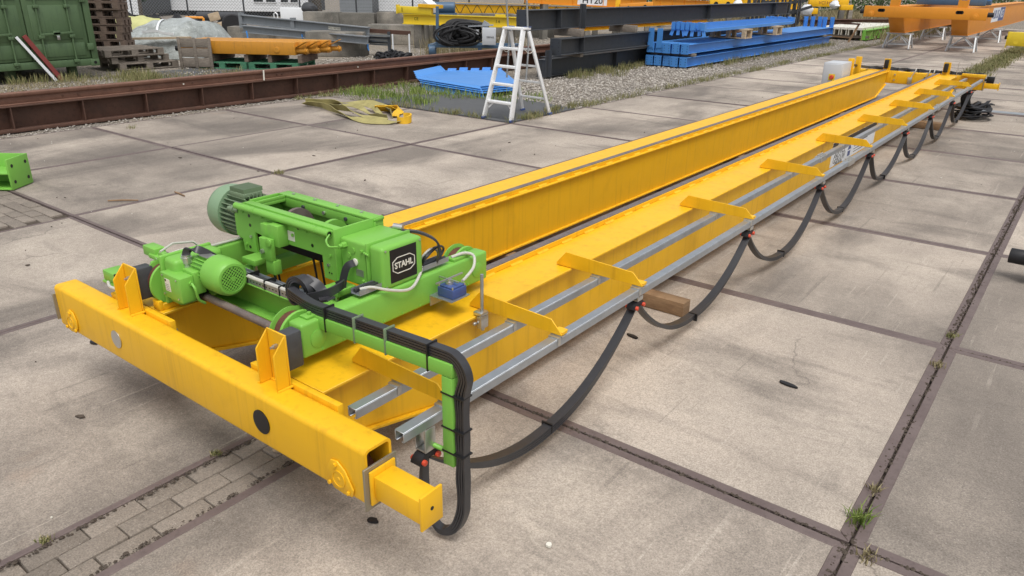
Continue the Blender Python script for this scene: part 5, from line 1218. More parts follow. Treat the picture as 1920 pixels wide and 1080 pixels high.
fg2, a, b, d, n = far_girder('far_crane_girder', 'orange crane girder with a white lettered sign behind the grey beams', 985, -16, 1210, -3, 28.5, 30.5, .34, 'orange', 4, False)
q = MB(); c = a + d*2.7 + n*.084 - Vector((0,0,.19)); q.bar(c - d*.62, c + d*.62, .008, .30); sg = fg2.part('sign', q, M['white'])
text_on('sign_letters', 'HY20', .30, c + n*.006, d, (0,0,1), M['black'], sg, fg2.off, bold=.004, xs=1.25)
def far_carriage(name, label, u0, v0, u1, v1, D, hh, mat, holes=True, txt=None):
    a, b = at(u0, v0, D), at(u1, v1, D); d = (b-a).normalized(); n = Vector((d.y,-d.x,0)); n = n if n.dot(CAM-a) > 0 else -n
    t = Thing(name, label, 'end carriage', (a.x, a.y, 0)); q = MB(); q.bar(a, b, .22, hh); g = t.part('box', q, M[mat], bevel=.01)
    L = (b-a).length
    if holes:
        for f in (.25, .75): c = a + d*L*f + n*.1105; q = MB(); q.cyl(c, c+n*.002, hh*.22, 14); t.part('hole', q, M['black'], g)
    for f in (.12, .88): c = a + d*L*f; q = MB(); q.bar(c - Vector((0,0,hh/2+.001)), Vector((c.x,c.y,-.04)), .2, .2, up=d); t.part('support', q, M['block'])
    if txt: text_on('lettering', txt, hh*.62, a + d*L*.5 + n*.112, d, (0,0,1), M['redpaint'], g, t.off)
    return t
far_carriage('far_end_carriage', 'golden yellow box carriage sitting on the far girder left of the holed carriage', 1112, 12, 1162, 14, 30.0, .55, 'yellow', False)
far_carriage('far_end_carriage', 'orange end carriage with two round holes right of the lettered sign', 1162, 15, 1224, 11, 29.5, .28, 'orange')
far_carriage('far_end_carriage', 'golden end carriage block on the top grey beam with one dark hole', 1330, 7, 1375, 7, 33, .40, 'yellow')
far_girder('far_crane_girder', 'pale orange crane girder with a grey track far behind the blue beams', 1225, -2, 1335, 2, 38, 40, .42, 'orange', 5, False)
far_girder('far_crane_girder', 'golden crane girder at the very back behind the grey beam stack', 1380, -8, 1500, -2, 42, 44, .5, 'yellow', 5, False)
far_carriage('far_end_carriage', 'golden end carriage with red lettering behind the far end of the blue beams', 1516, 5, 1590, 6, 40, .36, 'yellow', False, 'VCI HOIST')
far_carriage('far_end_carriage', 'small golden end carriage beside the white plastic bag far behind the blue beams', 1575, 14, 1598, 14, 39, .24, 'yellow', False)
far_carriage('far_end_carriage', 'small golden carriage end wrapped in white plastic at the far end of the grey beam', 1508, 21, 1532, 21, 37, .26, 'yellow', False)
for k, (u, v, D, lab) in enumerate(((1512,20,36.5,'white plastic bag hanging at the far end of the top grey beam'), (1565,9,38.6,'white plastic wrap hanging on the golden end carriage'), (1385,10,32,'white plastic sheet lying on the far golden carriage'))):
    c = at(u, v, D); mb = MB(); rs2 = random.Random(k); n_ = 10; vs = []; fs = []
    for i in range(8):
        for j in range(n_):
            th, ph = math.pi*i/7, 2*math.pi*j/n_; r = (.26 if k == 0 else .2)*rs2.uniform(.75,1.15); vs.append((c.x + r*math.sin(th)*math.cos(ph)*1.2, c.y + r*math.sin(th)*math.sin(ph), c.z + r*math.cos(th)))
    for i in range(7):
        for j in range(n_): fs.append((i*n_+j, i*n_+(j+1) % n_, (i+1)*n_+(j+1) % n_, (i+1)*n_+j))
    mb.add(vs, fs); single('plastic_wrap', mb, M['white'], lab, 'plastic', smooth=True)
q = MB()
for k in range(26):
    u = 1400 + 4.0*k + random.uniform(-2,2); c = at(u, 10, 34.5 + .2*(k % 4)); q.bar(Vector((c.x,c.y,-.04)), c + Vector((random.uniform(-.1,.1),random.uniform(-.1,.1),.2+random.uniform(0,.4))), .05+.05*(k % 3), .06, up=SD)
    if k % 3 == 0: q.bar(c + Vector((-.5,0,random.uniform(-.4,.2))), c + Vector((.5,.3,random.uniform(-.4,.2))), .1, .12)
single('scrap_pile', q, M['darkgrey'], 'tangle of dark steel scrap standing behind the far end of the grey beams', 'scrap')

# ------------------------------------------------------------------ orange crane on trestles, top right
oc_ = Thing('orange_crane', 'orange double girder crane on white trestles at the top right', 'crane', (1.7, 25.4, .98))
q = MB(); q.box(-.17, 3.37, 25.30, 25.52, .985, 1.33); ocar = oc_.part('end_carriage', q, M['orange'], bevel=.012)
for x in (.36, 2.62):
    q = MB(); q.cyl((x-.06,25.2995,1.2),(x-.06,25.298,1.2),.052,16); q.cyl((x+.06,25.2995,1.2),(x+.06,25.298,1.2),.052,16); q.box(x-.06,x+.06,25.298,25.2995,1.15,1.25); oc_.part('slot', q, M['black'], ocar)
for x in (.05, 3.05):
    q = MB(); q.lathe((x,25.2995,1.09),(0,-1,0),[(0,.10),(.012,.10),(.014,.085),(.02,.05),(.026,.045),(.026,.02)],24); oc_.part('bearing_cap', q, M['orange'], ocar)
for xa, xb in ((-.30,-.171),(3.371,3.53)): q = MB(); q.cyl((xa,25.41,1.15),(xb,25.41,1.15),.07,14); oc_.part('rubber_buffer', q, M['rubber'], ocar)
for x0 in (.56, 2.40):
    q = MB(); q.prism([(25.53,1.32),(44,1.32),(44,.515),(26.15,.515),(25.53,.98)], 'x', x0, x0+.46); gi = oc_.part('girder', q, M['orange'], bevel=.006)
    q = MB(); q.box(x0-.03, x0+.49, 25.54, 44, 1.321, 1.345); oc_.part('top_flange', q, M['orange'], gi); q = MB(); q.box(x0-.012, x0+.472, 26.17, 44, .492, .5145); oc_.part('bottom_flange', q, M['orange'], gi)
for x in (.72, 2.66):
    q = MB(); q.box(x-.14, x-.09, 25.33, 25.49, 1.331, 1.62); q.box(x+.09, x+.14, 25.33, 25.49, 1.331, 1.62); q.box(x-.0895, x+.0895, 25.33, 25.36, 1.331, 1.55); oc_.part('stop_post', q, M['orange'], ocar)
q = MB(); q.box(2.8605, 2.868, 31.15, 34.75, .75, 1.25); so = oc_.part('sign', q, M['white'])
q = MB(); q.add([(2.8685,33.0,.755),(2.8685,34.7,.755),(2.8685,34.7,1.245),(2.8685,33.3,1.245)], [(0,1,2,3)]); oc_.part('sign_blue_field', q, M['navy'], so)
text_on('sign_letters', 'ABUS', .42, (2.8695,32.1,1.0), (0,1,0), (0,0,1), M['navy'], so, oc_.off, bold=.01, xs=1.7); text_on('sign_letters', 'K5', .42, (2.8695,33.95,1.0), (0,1,0), (0,0,1), M['white'], so, oc_.off, bold=.006, xs=2.0)
# its blue hoist
bh = Thing('blue_hoist', 'blue hoist trolley sitting on the orange crane at the top right', 'hoist', (1.8, 29, 1.35))
q = MB(); q.box(.8,2.9,28.2,28.5,1.36,1.6); q.box(.8,2.9,29.6,29.9,1.36,1.6); bh.part('frame', q, M['machine_blue'], bevel=.02); q = MB(); q.cyl((1.0,29.05,1.72),(2.4,29.05,1.72),.22,20); bh.part('drum', q, M['darkgrey'])
q = MB(); q.box(2.41,2.95,28.75,29.35,1.5,2.0); bh.part('gearbox', q, M['blue'], bevel=.04); q = MB(); q.cyl((.5,29.05,1.7),(.99,29.05,1.7),.19,18); bh.part('motor', q, M['blue']); q = MB(); q.box(1.5,1.9,28.52,28.9,1.45,1.75); bh.part('white_box', q, M['white'], bevel=.02)
TL = ['left trestle under the near end of the orange crane', 'right trestle under the near end of the orange crane', 'left trestle further back under the orange crane', 'right trestle further back under the orange crane']
k = 0
for y in (26.3, 32.5):
    for x in (.86, 2.76):
        t = Thing('steel_trestle', 'grey white steel ' + TL[k], 'trestle', (x, y, 0), group='trestles under the orange crane'); k += 1
        q = MB(); q.box(x-.42, x+.42, y-.05, y+.05, .440, .490); t.part('top_bar', q, M['trestle'])
        for sx in (-1, 1):
            for sy in (-1, 1): q = MB(); q.bar((x+sx*.34, y+sy*.06, .4395), (x+sx*.40, y+sy*.30, .0), .042, .042); t.part('leg', q, M['trestle'])
            q = MB(); q.bar((x+sx*.36, y-.25, .13), (x+sx*.36, y+.25, .13), .035, .035); t.part('side_rail', q, M['trestle'])
        for sy in (-1, 1):
            q = MB(); q.bar((x-.335, y+sy*.25, .13), (x+.335, y+sy*.25, .13), .03, .03); t.part('cross_rail', q, M['trestle'])
            for sx in (-1, 1): q = MB(); q.bar((x+sx*.33, y+sy*.25, .15), (x, y+sy*.085, .43), .025, .025); t.part('diagonal', q, M['trestle'])
# lemon yellow carriage at the right edge
yc_ = Thing('yellow_end_carriage', 'lemon yellow end carriage sticking in from the right edge at the back', 'end carriage', (4.9, 26.1, .26))
q = MB(); q.box(3.98, 7.0, 26.0, 26.3, .262, .665); ycb = yc_.part('box', q, M['yellow2'], bevel=.012); q = MB(); q.lathe((4.22,25.9995,.38),(0,-1,0),[(0,.065),(.006,.065),(.006,.055),(.002,.055),(.002,.01)],20); yc_.part('bearing_cap', q, M['yellow2'], ycb)
q = MB(); q.box(3.965,3.9795,25.98,26.32,.20,.67); yc_.part('end_plate', q, M['yellow2'], ycb); q = MB(); q.cyl((3.9645,26.15,.5),(3.89,26.15,.5),.06,12); yc_.part('rubber_buffer', q, M['rubber'], ycb)
for x in (5.2, 6.6): q = MB(); q.box(x,x+.3,25.9,26.4,.0,.2615); yc_.part('support', q, M['oldwood'])

# ------------------------------------------------------------------ white sandwich panels on a green beam, right of the blue stack
wp = Thing('panel_bundle', 'bundle of white and green profiles on a wooden trestle beyond the blue beams', 'bundle', (-1.8, 33, 0))
for k in range(6):
    x = -2.75 + k*.27; q = MB(); q.box(x, x+.245, 29.6, 40.5, .36, .44); q.box(x+.02, x+.04, 29.6, 40.5, .16, .3595); q.box(x+.2, x+.22, 29.6, 40.5, .16, .3595); wp.part('white_profile', q, M['cream'])
q = MB(); q.box(-1.14,-1.02,29.7,40,.02,.34); q.box(-1.2,-.97,29.7,40,.341,.36); q.box(-1.2,-.97,29.7,40,.0,.0195); wp.part('green_beam', q, M['green'])
q = MB(); q.box(-2.8,-.95,29.75,29.9,.06,.159); wp.part('bearer', q, M['oldwood'])
tt = Thing('rusty_trestle', 'rusty trestle with slanted leg at the end of the white profiles', 'trestle', (-1.2, 28.6, 0))
q = MB(); q.bar((-2.6,29.0,.62),(-1.0,28.5,.62),.06,.06); tt.part('rail', q, M['rust']); q = MB(); q.bar((-1.05,28.55,.59),(-1.3,28.5,-.04),.07,.07); q.bar((-2.5,29.0,.59),(-2.5,29.0,-.04),.06,.06); q.bar((-2.5,29.0,.15),(-1.25,28.52,.12),.04,.04); tt.part('leg', q, M['wood'])
for k, y in enumerate((31.5, 33.2)):
    t = Thing('rusty_beam', ['nearer', 'farther'][k] + ' rusty steel beam lying behind the white profiles', 'beam', (-5, y, 0), group='rusty beams behind the profiles'); q = MB(); ib(q, (-6.5,y+1,.1),(-1.5+k*2.5,y+4+k*3,.25), .35, .25); t.part('beam', q, M['rust'])

# ------------------------------------------------------------------ right edge and left edge pieces
bb = Thing('buffer_end', 'black rubber buffer with a white mount poking in at the right edge', 'buffer', (6.6, 3.3, .05))
q = MB(); c0, c1 = gz(1893, 478, .16), gz(1990, 497, .16); d = (c1-c0).normalized(); q.cyl(c0, c0+d*.11, .052, 28); bb.part('rubber_buffer', q, M['rubber'], bevel=.004)
q = MB(); e = c0+d*.1105; q.bar(e, e+d*.05, .17, .17); q.bar(e+d*.0505, e+d*.9, .14, .14); q.bar(Vector((e.x+.3,e.y+.02,.0)), Vector((e.x+.3,e.y+.02,.089)), .3, .2); bb.part('white_mount', q, M['white'], bevel=.004)
gbm = Thing('short_green_beam', 'green steel beam end with drilled end plate at the left edge', 'beam', (-1.6, .2, 0))
P1 = gz(26, 357, 0); dl = Vector((-.80,-.60,0)); nl = Vector((-.60,.80,0)); c = Vector((P1.x, P1.y, 0)); U = Vector((0,0,1))
c = c + nl*.15
q = MB(); q.bar(c + dl*.02 + U*.15, c + dl*1.7 + U*.15, .28, .014); q.bar(c + dl*.02 - nl*.148 + U*.145, c + dl*1.7 - nl*.148 + U*.145, .0, .0); q.bar(c + dl*.02 + nl*.148 + U*.145, c + dl*1.7 + nl*.148 + U*.145, .014, .28)
q.bar(c + dl*.02 - nl*.0 + U*.006, c + dl*1.7 + U*.006, .30, .012); gbm.part('beam', q, M['green'], bevel=.003)
q = MB(); q.bar(c + U*.145, c + dl*.018 + U*.145, .31, .285); ep = gbm.part('end_plate', q, M['green'], bevel=.004)
for a_, z in ((-.1,.22),(-.1,.07),(.1,.22),(.1,.07)): q = MB(); p = c + nl*a_ + U*z; q.cyl(p - dl*.001, p - dl*.0025, .017, 12); gbm.part('bolt_hole', q, M['black'], ep)

# ------------------------------------------------------------------ back boundary: fence, mobile homes, tree, hedge
def home(u0, u1, D, label, win=(), z0=.45, hh=2.6, mat='white'):
    a, b = G0(u0, D), G0(u1, D); t = Thing('mobile_home', label, 'mobile home', tuple((a+b)/2), group='white homes behind the fence'); d = (b-a).normalized(); n = -FWD; L = (b-a).length
    q = MB(); m_ = (a+b)/2 + FWD*2.0; q.bar(a + FWD*2 + U*(z0+hh/2), b + FWD*2 + U*(z0+hh/2), 3.8, hh); bd = t.part('body', q, M['darkgrey'])
    k = int(hh/.16)
    for i in range(k):
        z = z0 + .08 + i*.16; q = MB(); q.bar(a + FWD*.07 + U*z, b + FWD*.07 + U*z, .05, .152); t.part('cladding_board', q, M[mat])
    q = MB(); q.bar(a + FWD*2 + U*(z0+hh+.1), b + FWD*2 + U*(z0+hh+.1), 4.3, .2); t.part('roof', q, M['darkgrey'])
    q = MB(); q.bar(a + FWD*.4 + U*(z0/2-.02), b + FWD*.4 + U*(z0/2-.02), .1, z0); t.part('skirt', q, M['rubber'])
    for (f, wd, zz, hw) in win:
        c = a + d*(L*f) + U*(zz) + FWD*.03; q = MB(); q.bar(c - d*wd/2, c + d*wd/2, .06, hw); wf = t.part('window', q, M['white'])
        for s_ in (-.27, .27):
            q = MB(); e = c + d*(wd*s_) + n*.031; q.bar(e - d*wd*.2, e + d*wd*.2, .01, hw*.82); t.part('pane', q, M['glass'], wf)
    return t
M['glass'] = plain('dark_glass', (.02,.023,.027), .08, 0, .1, 3, 0)
home(298, 582, 44, 'longest white mobile home behind the fence with a row of windows', ((.72,1.3,.95,.55),(.88,1.0,.95,.55),(.3,1.3,1.6,.9)), .22)
home(180, 266, 40, 'white clad home at the far left behind the fence', ((.3,1.0,1.6,.8),), .12)
home(706, 812, 43, 'white clad home right of the tree behind the fence', ((.5,1.2,1.8,.9),), .36)
home(640, 700, 41, 'grey blue clad shed between the tree and the right-hand home', (), .28, 2.2, 'greybeam')
fn = Thing('chain_link_fence', 'dark chain-link fence on thin posts in front of the white homes', 'fence', tuple(G0(500, 33)))
FA, FB = G0(150, 33.5), G0(880, 33.5); fd = (FB-FA).normalized(); FLn = (FB-FA).length
for i in range(8):
    c = FA + fd*(FLn*i/7); q = MB(); q.cyl(c + U*-.04, c + U*2.05, .035, 8); fn.part('post', q, M['darkgrey'])
q = MB(); s_ = 0.0
while s_ < FLn:
    for sg in (-1, 1):
        p0 = FA + fd*s_ + U*.05; e = s_ + sg*1.9
        if e < 0 or e > FLn: ee = max(0, min(FLn, e)); p1 = FA + fd*ee + U*(.05 + abs(ee-s_))
        else: p1 = FA + fd*e + U*1.95
        if (p1-p0).length > .05: q.bar(p0, p1, .006, .006)
    s_ += .13
tag(fn.part('wire_mesh', q, M['greybeam']), kind='stuff')
mb = MB(); nn = 60; vs = []; fs = []; rs3 = random.Random(4)          # black sheeting heaped along the fence foot
A_, B_ = G0(232, 31.5), G0(452, 31.0); dd = (B_-A_).normalized(); LL = (B_-A_).length
for i in range(nn):
    hh = .42 + .16*math.sin(i*.5) + rs3.uniform(-.06,.06)
    for j in range(7):
        f = j/6; p = A_ + dd*(LL*i/(nn-1)) + FWD*((f-.5)*1.2); vs.append((p.x, p.y, -.04 + hh*math.sin(math.pi*f)**.6 + rs3.uniform(-.03,.03)))
for i in range(nn-1):
    for j in range(6): fs.append((i*7+j, (i+1)*7+j, (i+1)*7+j+1, i*7+j+1))
mb.add(vs, fs); single('black_sheeting', mb, M['rubber'], 'black plastic sheeting heaped along the foot of the fence', 'sheeting', base=tuple(A_), smooth=False)
q = MB(); q.cyl(at(372, 30, 30.6), at(452, 31, 30.3), .16, 16); single('black_pipe', q, M['buffer'], 'thick dark pipe lying in front of the fence left of the grey rails', 'pipe')
for k, (u, v, mm, lab) in enumerate(((402,34,'palewood','scrap of pale broken board on the dark pipe'), (398,56,'white','white plastic scrap on the ground behind the orange beams'), (420,50,'palewood','upright pale board scrap beside the fence post'))):
    c = at(u, v, 29.0); q = MB(); q.bar(c - SD*.2, c + SD*.2 + U*.1, .06, .28); single('scrap_piece', q, M[mm], lab, 'scrap', bevel=.02)
c = at(436, 46, 27.5); q = MB()
q.lathe(Vector((c.x,c.y,c.z)), -FWD+SD*.4, [(0,.2),(0,.32),(.05,.36),(.17,.36),(.22,.32),(.22,.2)], 22); single('rubber_ring', q, M['rubber'], 'old black tyre leaning below the left end of the grey rails', 'tyre')
# dark bags by the tree
c = G0(584, 32.3); mb = MB(); rs2 = random.Random(9); vs = []; fs = []
for i in range(9):
    for j in range(14):
        th, ph = math.pi*i/8, 2*math.pi*j/14; r = .32*rs2.uniform(.85,1.1); vs.append((c.x + r*1.1*math.sin(th)*math.cos(ph), c.y + r*math.sin(th)*math.sin(ph), .80 + r*.75*math.cos(th)))
for i in range(8):
    for j in range(14): fs.append((i*14+j, i*14+(j+1) % 14, (i+1)*14+(j+1) % 14, (i+1)*14+j))
mb.add(vs, fs); single('dark_bag', mb, M['buffer'], 'dark green-grey bag beside the tree trunk', 'bag')
c = G0(560, 33); q = MB(); q.bar(c + U*.35 - SD*.65, c + U*.35 + SD*.65, .4, .9); single('white_tank', q, M['white'], 'white covered crate left of the tree behind the block wall', 'crate', bevel=.04)

def leaves(mb, c, rx, ry, rz, n, s, rs):
    vs = []; fs = []; k = len(mb.v)
    for i in range(n):
        while True:
            p = (rs.uniform(-1,1), rs.uniform(-1,1), rs.uniform(-1,1)); r2 = p[0]**2+p[1]**2+p[2]**2
            if .15 < r2 < 1: break
        x, y, z = c[0]+p[0]*rx, c[1]+p[1]*ry, c[2]+p[2]*rz
        a = Vector((rs.uniform(-1,1), rs.uniform(-1,1), rs.uniform(-1,1))).normalized()*s*rs.uniform(.6,1.2); b = a.orthogonal().normalized()*s*.5
        o = Vector((x,y,z)); vs += [o-a, o+b, o+a, o-b]; fs.append((k, k+1, k+2, k+3)); k += 4
    mb.v += [tuple(v) for v in vs]; mb.f += fs
def tree(u, D, H_, R_, label, seed, trunk=.2, low=1.9):
    rs = random.Random(seed); c = G0(u, D); t = Thing('tree', label, 'tree', tuple(c)); q = MB()
    q.tube([c + U*-.05, c + U*(H_*.25) + Vector((.05,0,0)), c + U*(H_*.55) + Vector((-.1,.1,0))], [trunk*1.15, trunk*.9, trunk*.5], 10)
    for k in range(6):
        a = k*1.05; s0 = c + U*(H_*(.3+.04*k)); q.tube([s0, s0 + Vector((math.cos(a)*R_*.4, math.sin(a)*R_*.4, H_*.1)), s0 + Vector((math.cos(a)*R_*.8, math.sin(a)*R_*.8, H_*.22))], [trunk*.4, trunk*.25, trunk*.08], 6)
    t.part('trunk', q, M['bark']); mb = MB()
    for k in range(26):
        a, r = rs.uniform(0,6.28), R_*math.sqrt(rs.random())*.8; z = low + (H_-low)*rs.random(); leaves(mb, (c.x+r*math.cos(a), c.y+r*math.sin(a), z), R_*.33, R_*.33, R_*.28, 110, .11, rs)
    t.part('crown', mb, M['hedge'], smooth=False); return t
tree(597, 34, 6.5, 2.2, 'tree with a bare trunk standing at the fence between the white homes', 3, .21, 1.75)
tree(270, 36, 4.0, .7, 'slim shrub-like tree by the fence left of the longest home', 6, .09, .9)
for k, (u, D, H_, R_) in enumerate(((1080,62,7,4),(1200,64,8,4.5),(1330,66,7,4.5),(1450,68,8,4.5),(1560,66,7,4),(1640,70,8,4.5),(1720,72,8,5),(1830,74,9,5))):
    tree(u, D, H_, R_, ['first','second','third','fourth','fifth','sixth','seventh','eighth'][k] + ' dark tree from the left in the row at the back of the yard', 20+k, .25, .15)
# dark hedge foot under the trees: uncountable
rs = random.Random(77); mb = MB()
for k in range(60):
    c = G0(1000 + k*16, 58 + rs.uniform(-2,2)); leaves(mb, (c.x, c.y, .9), 1.3, 1.3, 1.0, 90, .13, rs)
o = obj('hedge', mesh_from(mb, smooth=False), M['hedge']); tag(o, 'dark hedge along the back of the yard', 'hedge', kind='stuff')

# ------------------------------------------------------------------ grass, weeds, gravel
def blades(pts, hmin, hmax, wd, spread, rs):
    n = len(pts); p = np.array(pts); h = rs.uniform(hmin, hmax, n); a = rs.uniform(0, 2*np.pi, n); b = rs.uniform(0, 2*np.pi, n); l = rs.uniform(.1, 1, n)*spread*h
    v = np.zeros((n, 5, 3)); dx = np.cos(a)*wd/2; dy = np.sin(a)*wd/2
    mx, my = p[:,0] + np.cos(b)*l*.35, p[:,1] + np.sin(b)*l*.35
    v[:,0] = np.stack([p[:,0]-dx, p[:,1]-dy, p[:,2]], 1); v[:,1] = np.stack([p[:,0]+dx, p[:,1]+dy, p[:,2]], 1)
    v[:,2] = np.stack([mx+dx*.8, my+dy*.8, p[:,2]+h*.6], 1); v[:,3] = np.stack([mx-dx*.8, my-dy*.8, p[:,2]+h*.6], 1)
    v[:,4] = np.stack([p[:,0]+np.cos(b)*l, p[:,1]+np.sin(b)*l, p[:,2]+h], 1)
    i = np.arange(n)[:,None]*5
    f = [tuple(x) for x in (i + np.array([0,1,2,3])).tolist()] + [tuple(x) for x in (i + np.array([3,2,4])).tolist()]
    return v.reshape(-1,3).tolist(), f
def grass(name, pts, hmin, hmax, wd, spread, mat, label, kind='stuff', cat='grass', seed=1):
    v, f = blades(pts, hmin, hmax, wd, spread, np.random.default_rng(seed)); me = bpy.data.meshes.new(name); me.from_pydata(v, [], f)
    o = obj(name, me, M[mat]); return tag(o, label, cat, kind=kind)
g_ = np.random.default_rng(5)
def clumps(x0, x1, y0, y1, nc, per, sig, z=-.03, keep=None):
    P = []
    for _ in range(nc):
        cx, cy = g_.uniform(x0, x1), g_.uniform(y0, y1)
        if keep and not keep(cx, cy): continue
        q = g_.normal(0, sig, (per, 2)); P += [(cx+a, cy+b, z) for a, b in q]
    return P
P = clumps(-4.2,-3.0,6.1,8.0,34,22,.08) + clumps(-3.2,-1.9,6.25,6.85,14,22,.09,.0) + clumps(-3.4,-1.9,7.2,8.2,30,26,.10) + clumps(-2.2,-.9,7.4,8.3,14,18,.10,.0)
grass('weeds', P, .04, .17, .012, .7, 'leaf', 'green weeds growing around the rubber mat by the ladder', seed=2)
P = clumps(-.22,.02,6.0,8.4,34,24,.05,.0) + clumps(-.30,.0,8.4,30,150,22,.07) + clumps(-3.0,-.05,6.0,6.08,26,16,.04,.0)
grass('edge_grass', P, .03, .11, .008, .9, 'mixgrass', 'half-dry grass along the edge of the slabs by the gravel', seed=3)
P = clumps(3.99,4.27,13.1,45,300,18,.05,-.012) + clumps(4.0,4.4,17.5,34,300,26,.10,-.012)
grass('strip_grass', P, .03, .13, .014, .8, 'mixgrass', 'tall grass growing in the joint strip at the back right', seed=4)
P = clumps(-9.6,-4.9,1.2,7.2,620,24,.12)
grass('yard_grass', P, .015, .05, .010, 1.0, 'dry', 'short dry grass in front of the container', seed=6)
P = clumps(-9.4,-7.8,4.6,5.6,26,40,.12) + clumps(-9.8,-9.2,3.0,5.6,24,18,.07) + clumps(-8.4,-5.0,6.6,7.4,14,24,.1)
grass('container_weeds', P, .05, .20, .012, .5, 'mixgrass', 'taller weeds at the foot of the container and pallets', seed=7)
P = clumps(-2.78,-2.4,10.8,14.8,26,34,.06) + clumps(-1.42,-1.2,15.2,27,60,20,.08) + clumps(-2.5,-1.9,11.5,13.2,10,24,.07)
grass('stack_weeds', P, .05, .20, .010, .6, 'mixgrass', 'weeds along the foot of the grey and blue beam stacks', seed=8)
P = clumps(-4.85,-4.7,-4,14,90,18,.05) + clumps(-4.42,-4.1,5.4,8.5,40,20,.06)
grass('beam_weeds', P, .02, .08, .010, .8, 'mixgrass', 'weeds beside the rusty runway beam', seed=9)
P = clumps(-14,-3.5,40,60,500,26,.45) + clumps(-9,0,30,42,240,20,.3)
grass('rough_grass', P, .15, .6, .035, .6, 'dry', 'rough dry growth on the bank behind the blue beams', seed=10)
P = clumps(-8.9,-7.4,13.2,16.5,40,50,.16)
grass('dry_weeds', P, .15, .55, .012, .5, 'dry', 'reddish dry weeds in front of the concrete blocks', seed=12)
TUF = [(6.235,.09,'green grass tuft at the slab crossing near the bottom right',.075,70,'leaf',.018),(6.235,1.66,'dry grass tuft in the wide joint on the right',.045,50,'dry',.015),(6.235,2.12,'small mossy tuft at the upper slab crossing on the right',.035,50,'mixgrass',.015),(6.31,-.10,'dry root tuft beside the bottom right slab crossing',.04,50,'dry',.02),(6.24,.33,'dry tuft in the joint just above the bottom right crossing',.04,40,'dry',.015),
       (3.985,-1.83,'grass tuft between steel edge and bricks at the bottom left',.03,36,'mixgrass',.010),(3.99,-1.16,'grass tuft beside the bricks close to the yellow carriage',.03,36,'mixgrass',.010),(.05,2.02,'grass tuft at the slab crossing behind the hoist motor',.05,70,'mixgrass',.03),(-3.5,2.3,'lone weed on the slab near the rusty beam',.07,26,'mixgrass',.04)]
for k, (x, y, lab, h, n, mm, sg) in enumerate(TUF):
    q = g_.normal(0, sg, (n, 2)); grass('grass_tuft', [(x+a, y+b, -.004) for a, b in q], h*.4, h, .006, 1.1, mm, lab, None, 'grass tuft', seed=30+k)
def stones(name, regs, label, seed, smin=.008, smax=.03):
    rs = np.random.default_rng(seed); base = np.array([(1,0,0),(-1,0,0),(0,1,0),(0,-1,0),(0,0,1),(0,0,-1)], float); F = np.array([(0,2,4),(2,1,4),(1,3,4),(3,0,4),(2,0,5),(1,2,5),(3,1,5),(0,3,5)])
    Vs = []; Fs = []; k = 0
    for (x0,x1,y0,y1,n) in regs:
        c = np.stack([rs.uniform(x0,x1,n), rs.uniform(y0,y1,n), np.full(n,-.04)], 1); s = smin + (smax-smin)*rs.random(n)**3
        v = base[None]*s[:,None,None]*rs.uniform(.6,1.3,(n,6,1)); v[:,:,2] *= .75; a = rs.uniform(0,6.28,n); ca, sa = np.cos(a)[:,None], np.sin(a)[:,None]
        x, y = v[:,:,0]*ca - v[:,:,1]*sa, v[:,:,0]*sa + v[:,:,1]*ca; v[:,:,0], v[:,:,1] = x, y; v += c[:,None,:]; v[:,:,2] += (s*.35)[:,None]
        Vs.append(v.reshape(-1,3)); Fs.append((F[None] + (np.arange(n)*6)[:,None,None] + k).reshape(-1,3)); k += n*6
    me = bpy.data.meshes.new(name); me.from_pydata(np.concatenate(Vs).tolist(), [], np.concatenate(Fs).tolist()); o = obj(name, me, M['stone']); return tag(o, label, 'gravel', kind='stuff')
stones('gravel', [(-3.0,-.03,7.9,16,17000),(-3,-.03,16,30,8000),(-9.5,-4.85,8,16,9000),(-12,-4.8,16,22,4000),(-11.6,-9.8,6.8,10,3000),(-9.3,-4.85,1,7,3000)], 'loose pale gravel between the slabs and the steel stacks', 3)
# dirt and litter along the runway beam and loose flakes on the slabs
stones('beam_litter', [(-4.44,-4.02,-4,6,2600),(-4.4,-3.4,6,9,1200)], 'fine dirt and litter along the foot of the rusty runway beam', 4, .005, .02)
q = stones('joint_soil', [(6.215,6.262,-2.2,7.5,2600),(4.0,4.02,-2.4,-.9,260),(4.262,4.285,-2.4,-.9,260),(4.3,6.2,-.062,-.046,500),(6.3,8.2,-.066,-.042,700),(6.3,8.2,1.935,1.955,300)], 'crumbly soil and grit lodged in the slab joints', 9, .003, .011)
for v in q.data.vertices: v.co.z += .036
q.data.materials.clear(); q.data.materials.append(M['dirt'])
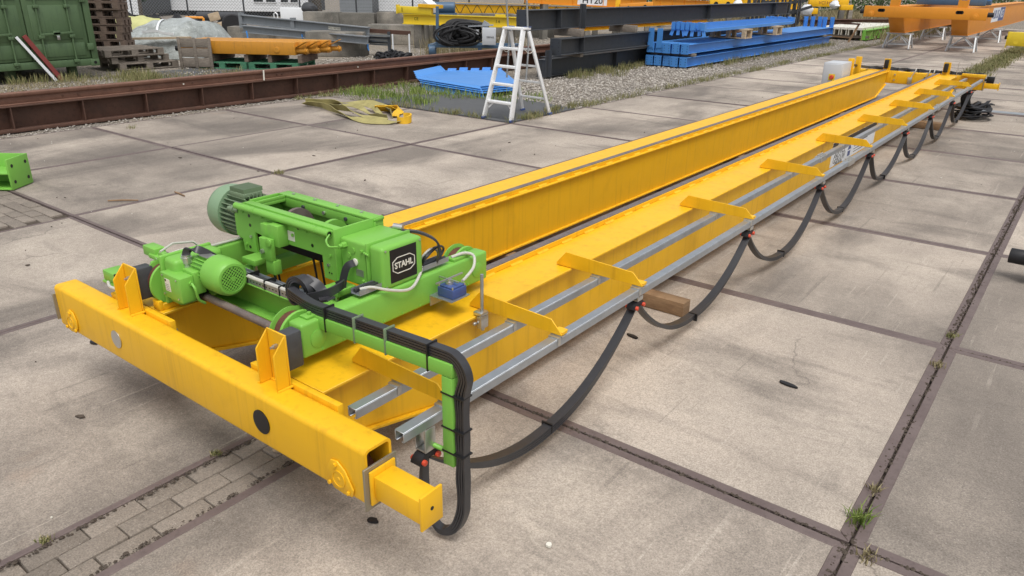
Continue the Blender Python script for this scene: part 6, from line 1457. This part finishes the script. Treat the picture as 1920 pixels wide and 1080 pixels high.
# small flat flakes on the slabs (dark bark, oil crumbs, pale pebbles)
def flakes(name, n, mat, label, seed, s0, s1):
    rs = np.random.default_rng(seed); q = MB()
    for _ in range(n):
        x, y = rs.uniform(-3.8, 9.5), rs.uniform(-2.4, 14)
        if y > 6 and x < 0: continue
        if 3.1 < x < 5.1 and -1.3 < y < 12.6: continue
        s = s0 + (s1-s0)*rs.random()**3; a = rs.uniform(0,6.28); k = rs.integers(5,8); e = rs.uniform(1,2.6)
        pts = []
        for i in range(k):
            t_ = 2*math.pi*i/k; r = s*rs.uniform(.6,1.1); px, py = r*math.cos(t_)*e, r*math.sin(t_); pts.append((x + px*math.cos(a) - py*math.sin(a), y + px*math.sin(a) + py*math.cos(a)))
        q.prism(pts, 'z', .0005, .0045 + s*.15)
    o = obj(name, mesh_from(q, smooth=False), M[mat]); return tag(o, label, 'litter', kind='stuff')
flakes('dark_flakes', 170, 'dirt', 'small dark flakes scattered over the slabs', 5, .003, .014)
flakes('pale_pebbles', 90, 'cream', 'small pale pebbles scattered over the slabs', 6, .003, .008)
for k, (x, y, l, a, lab) in enumerate(((-.11,.49,.26,.75,'longer dry stick lying on the slab left of the hoist motor'), (.06,.93,.2,-.1,'shorter dry stick lying on the slab joint left of the hoist motor'))):
    q = MB(); q.tube([(x-l/2*math.cos(a), y-l/2*math.sin(a), .008), (x, y, .012), (x+l/2*math.cos(a), y+l/2*math.sin(a), .009)], [.007,.008,.006], 6); single('stick', q, M['wood'], lab, 'stick')
SPOT = [(5.68,.955,.05,.014,-.15,'dark rubber scrap on the slab right of the crane'),(4.80,.945,.04,.014,-.2,'small dark rubber scrap on the slab beside the second cable loop'),(4.815,-1.04,.022,.014,.3,'dark bark chip below the yellow buffer stub'),(2.54,-.99,.03,.018,.2,'dark chip on the slab left of the yellow carriage'),(5.4,-.74,.012,.011,0,'pale pebble near the bottom edge of the slab')]
for k, (x, y, a, b, th, lab) in enumerate(SPOT):
    rs2 = random.Random(k); pts = [(x + (a*math.cos(t)*math.cos(th) - b*math.sin(t)*math.sin(th))*rs2.uniform(.75,1.1), y + (a*math.cos(t)*math.sin(th) + b*math.sin(t)*math.cos(th))*rs2.uniform(.75,1.1)) for t in np.arange(0, 6.2, .52)]
    q = MB(); q.prism(pts, 'z', .0008, .010); single('scrap_piece', q, M['rubber'] if k < 4 else M['cream'], lab, 'scrap')
q = MB(); q.prism([(4.16+.018*math.cos(t)*(1+.3*math.cos(3*t)), -.985+.016*math.sin(t)) for t in np.arange(0,6.2,.5)], 'z', .0, .006); single('dry_leaf', q, M['palewood'], 'curled dry leaf on the bricks near the carriage', 'leaf')
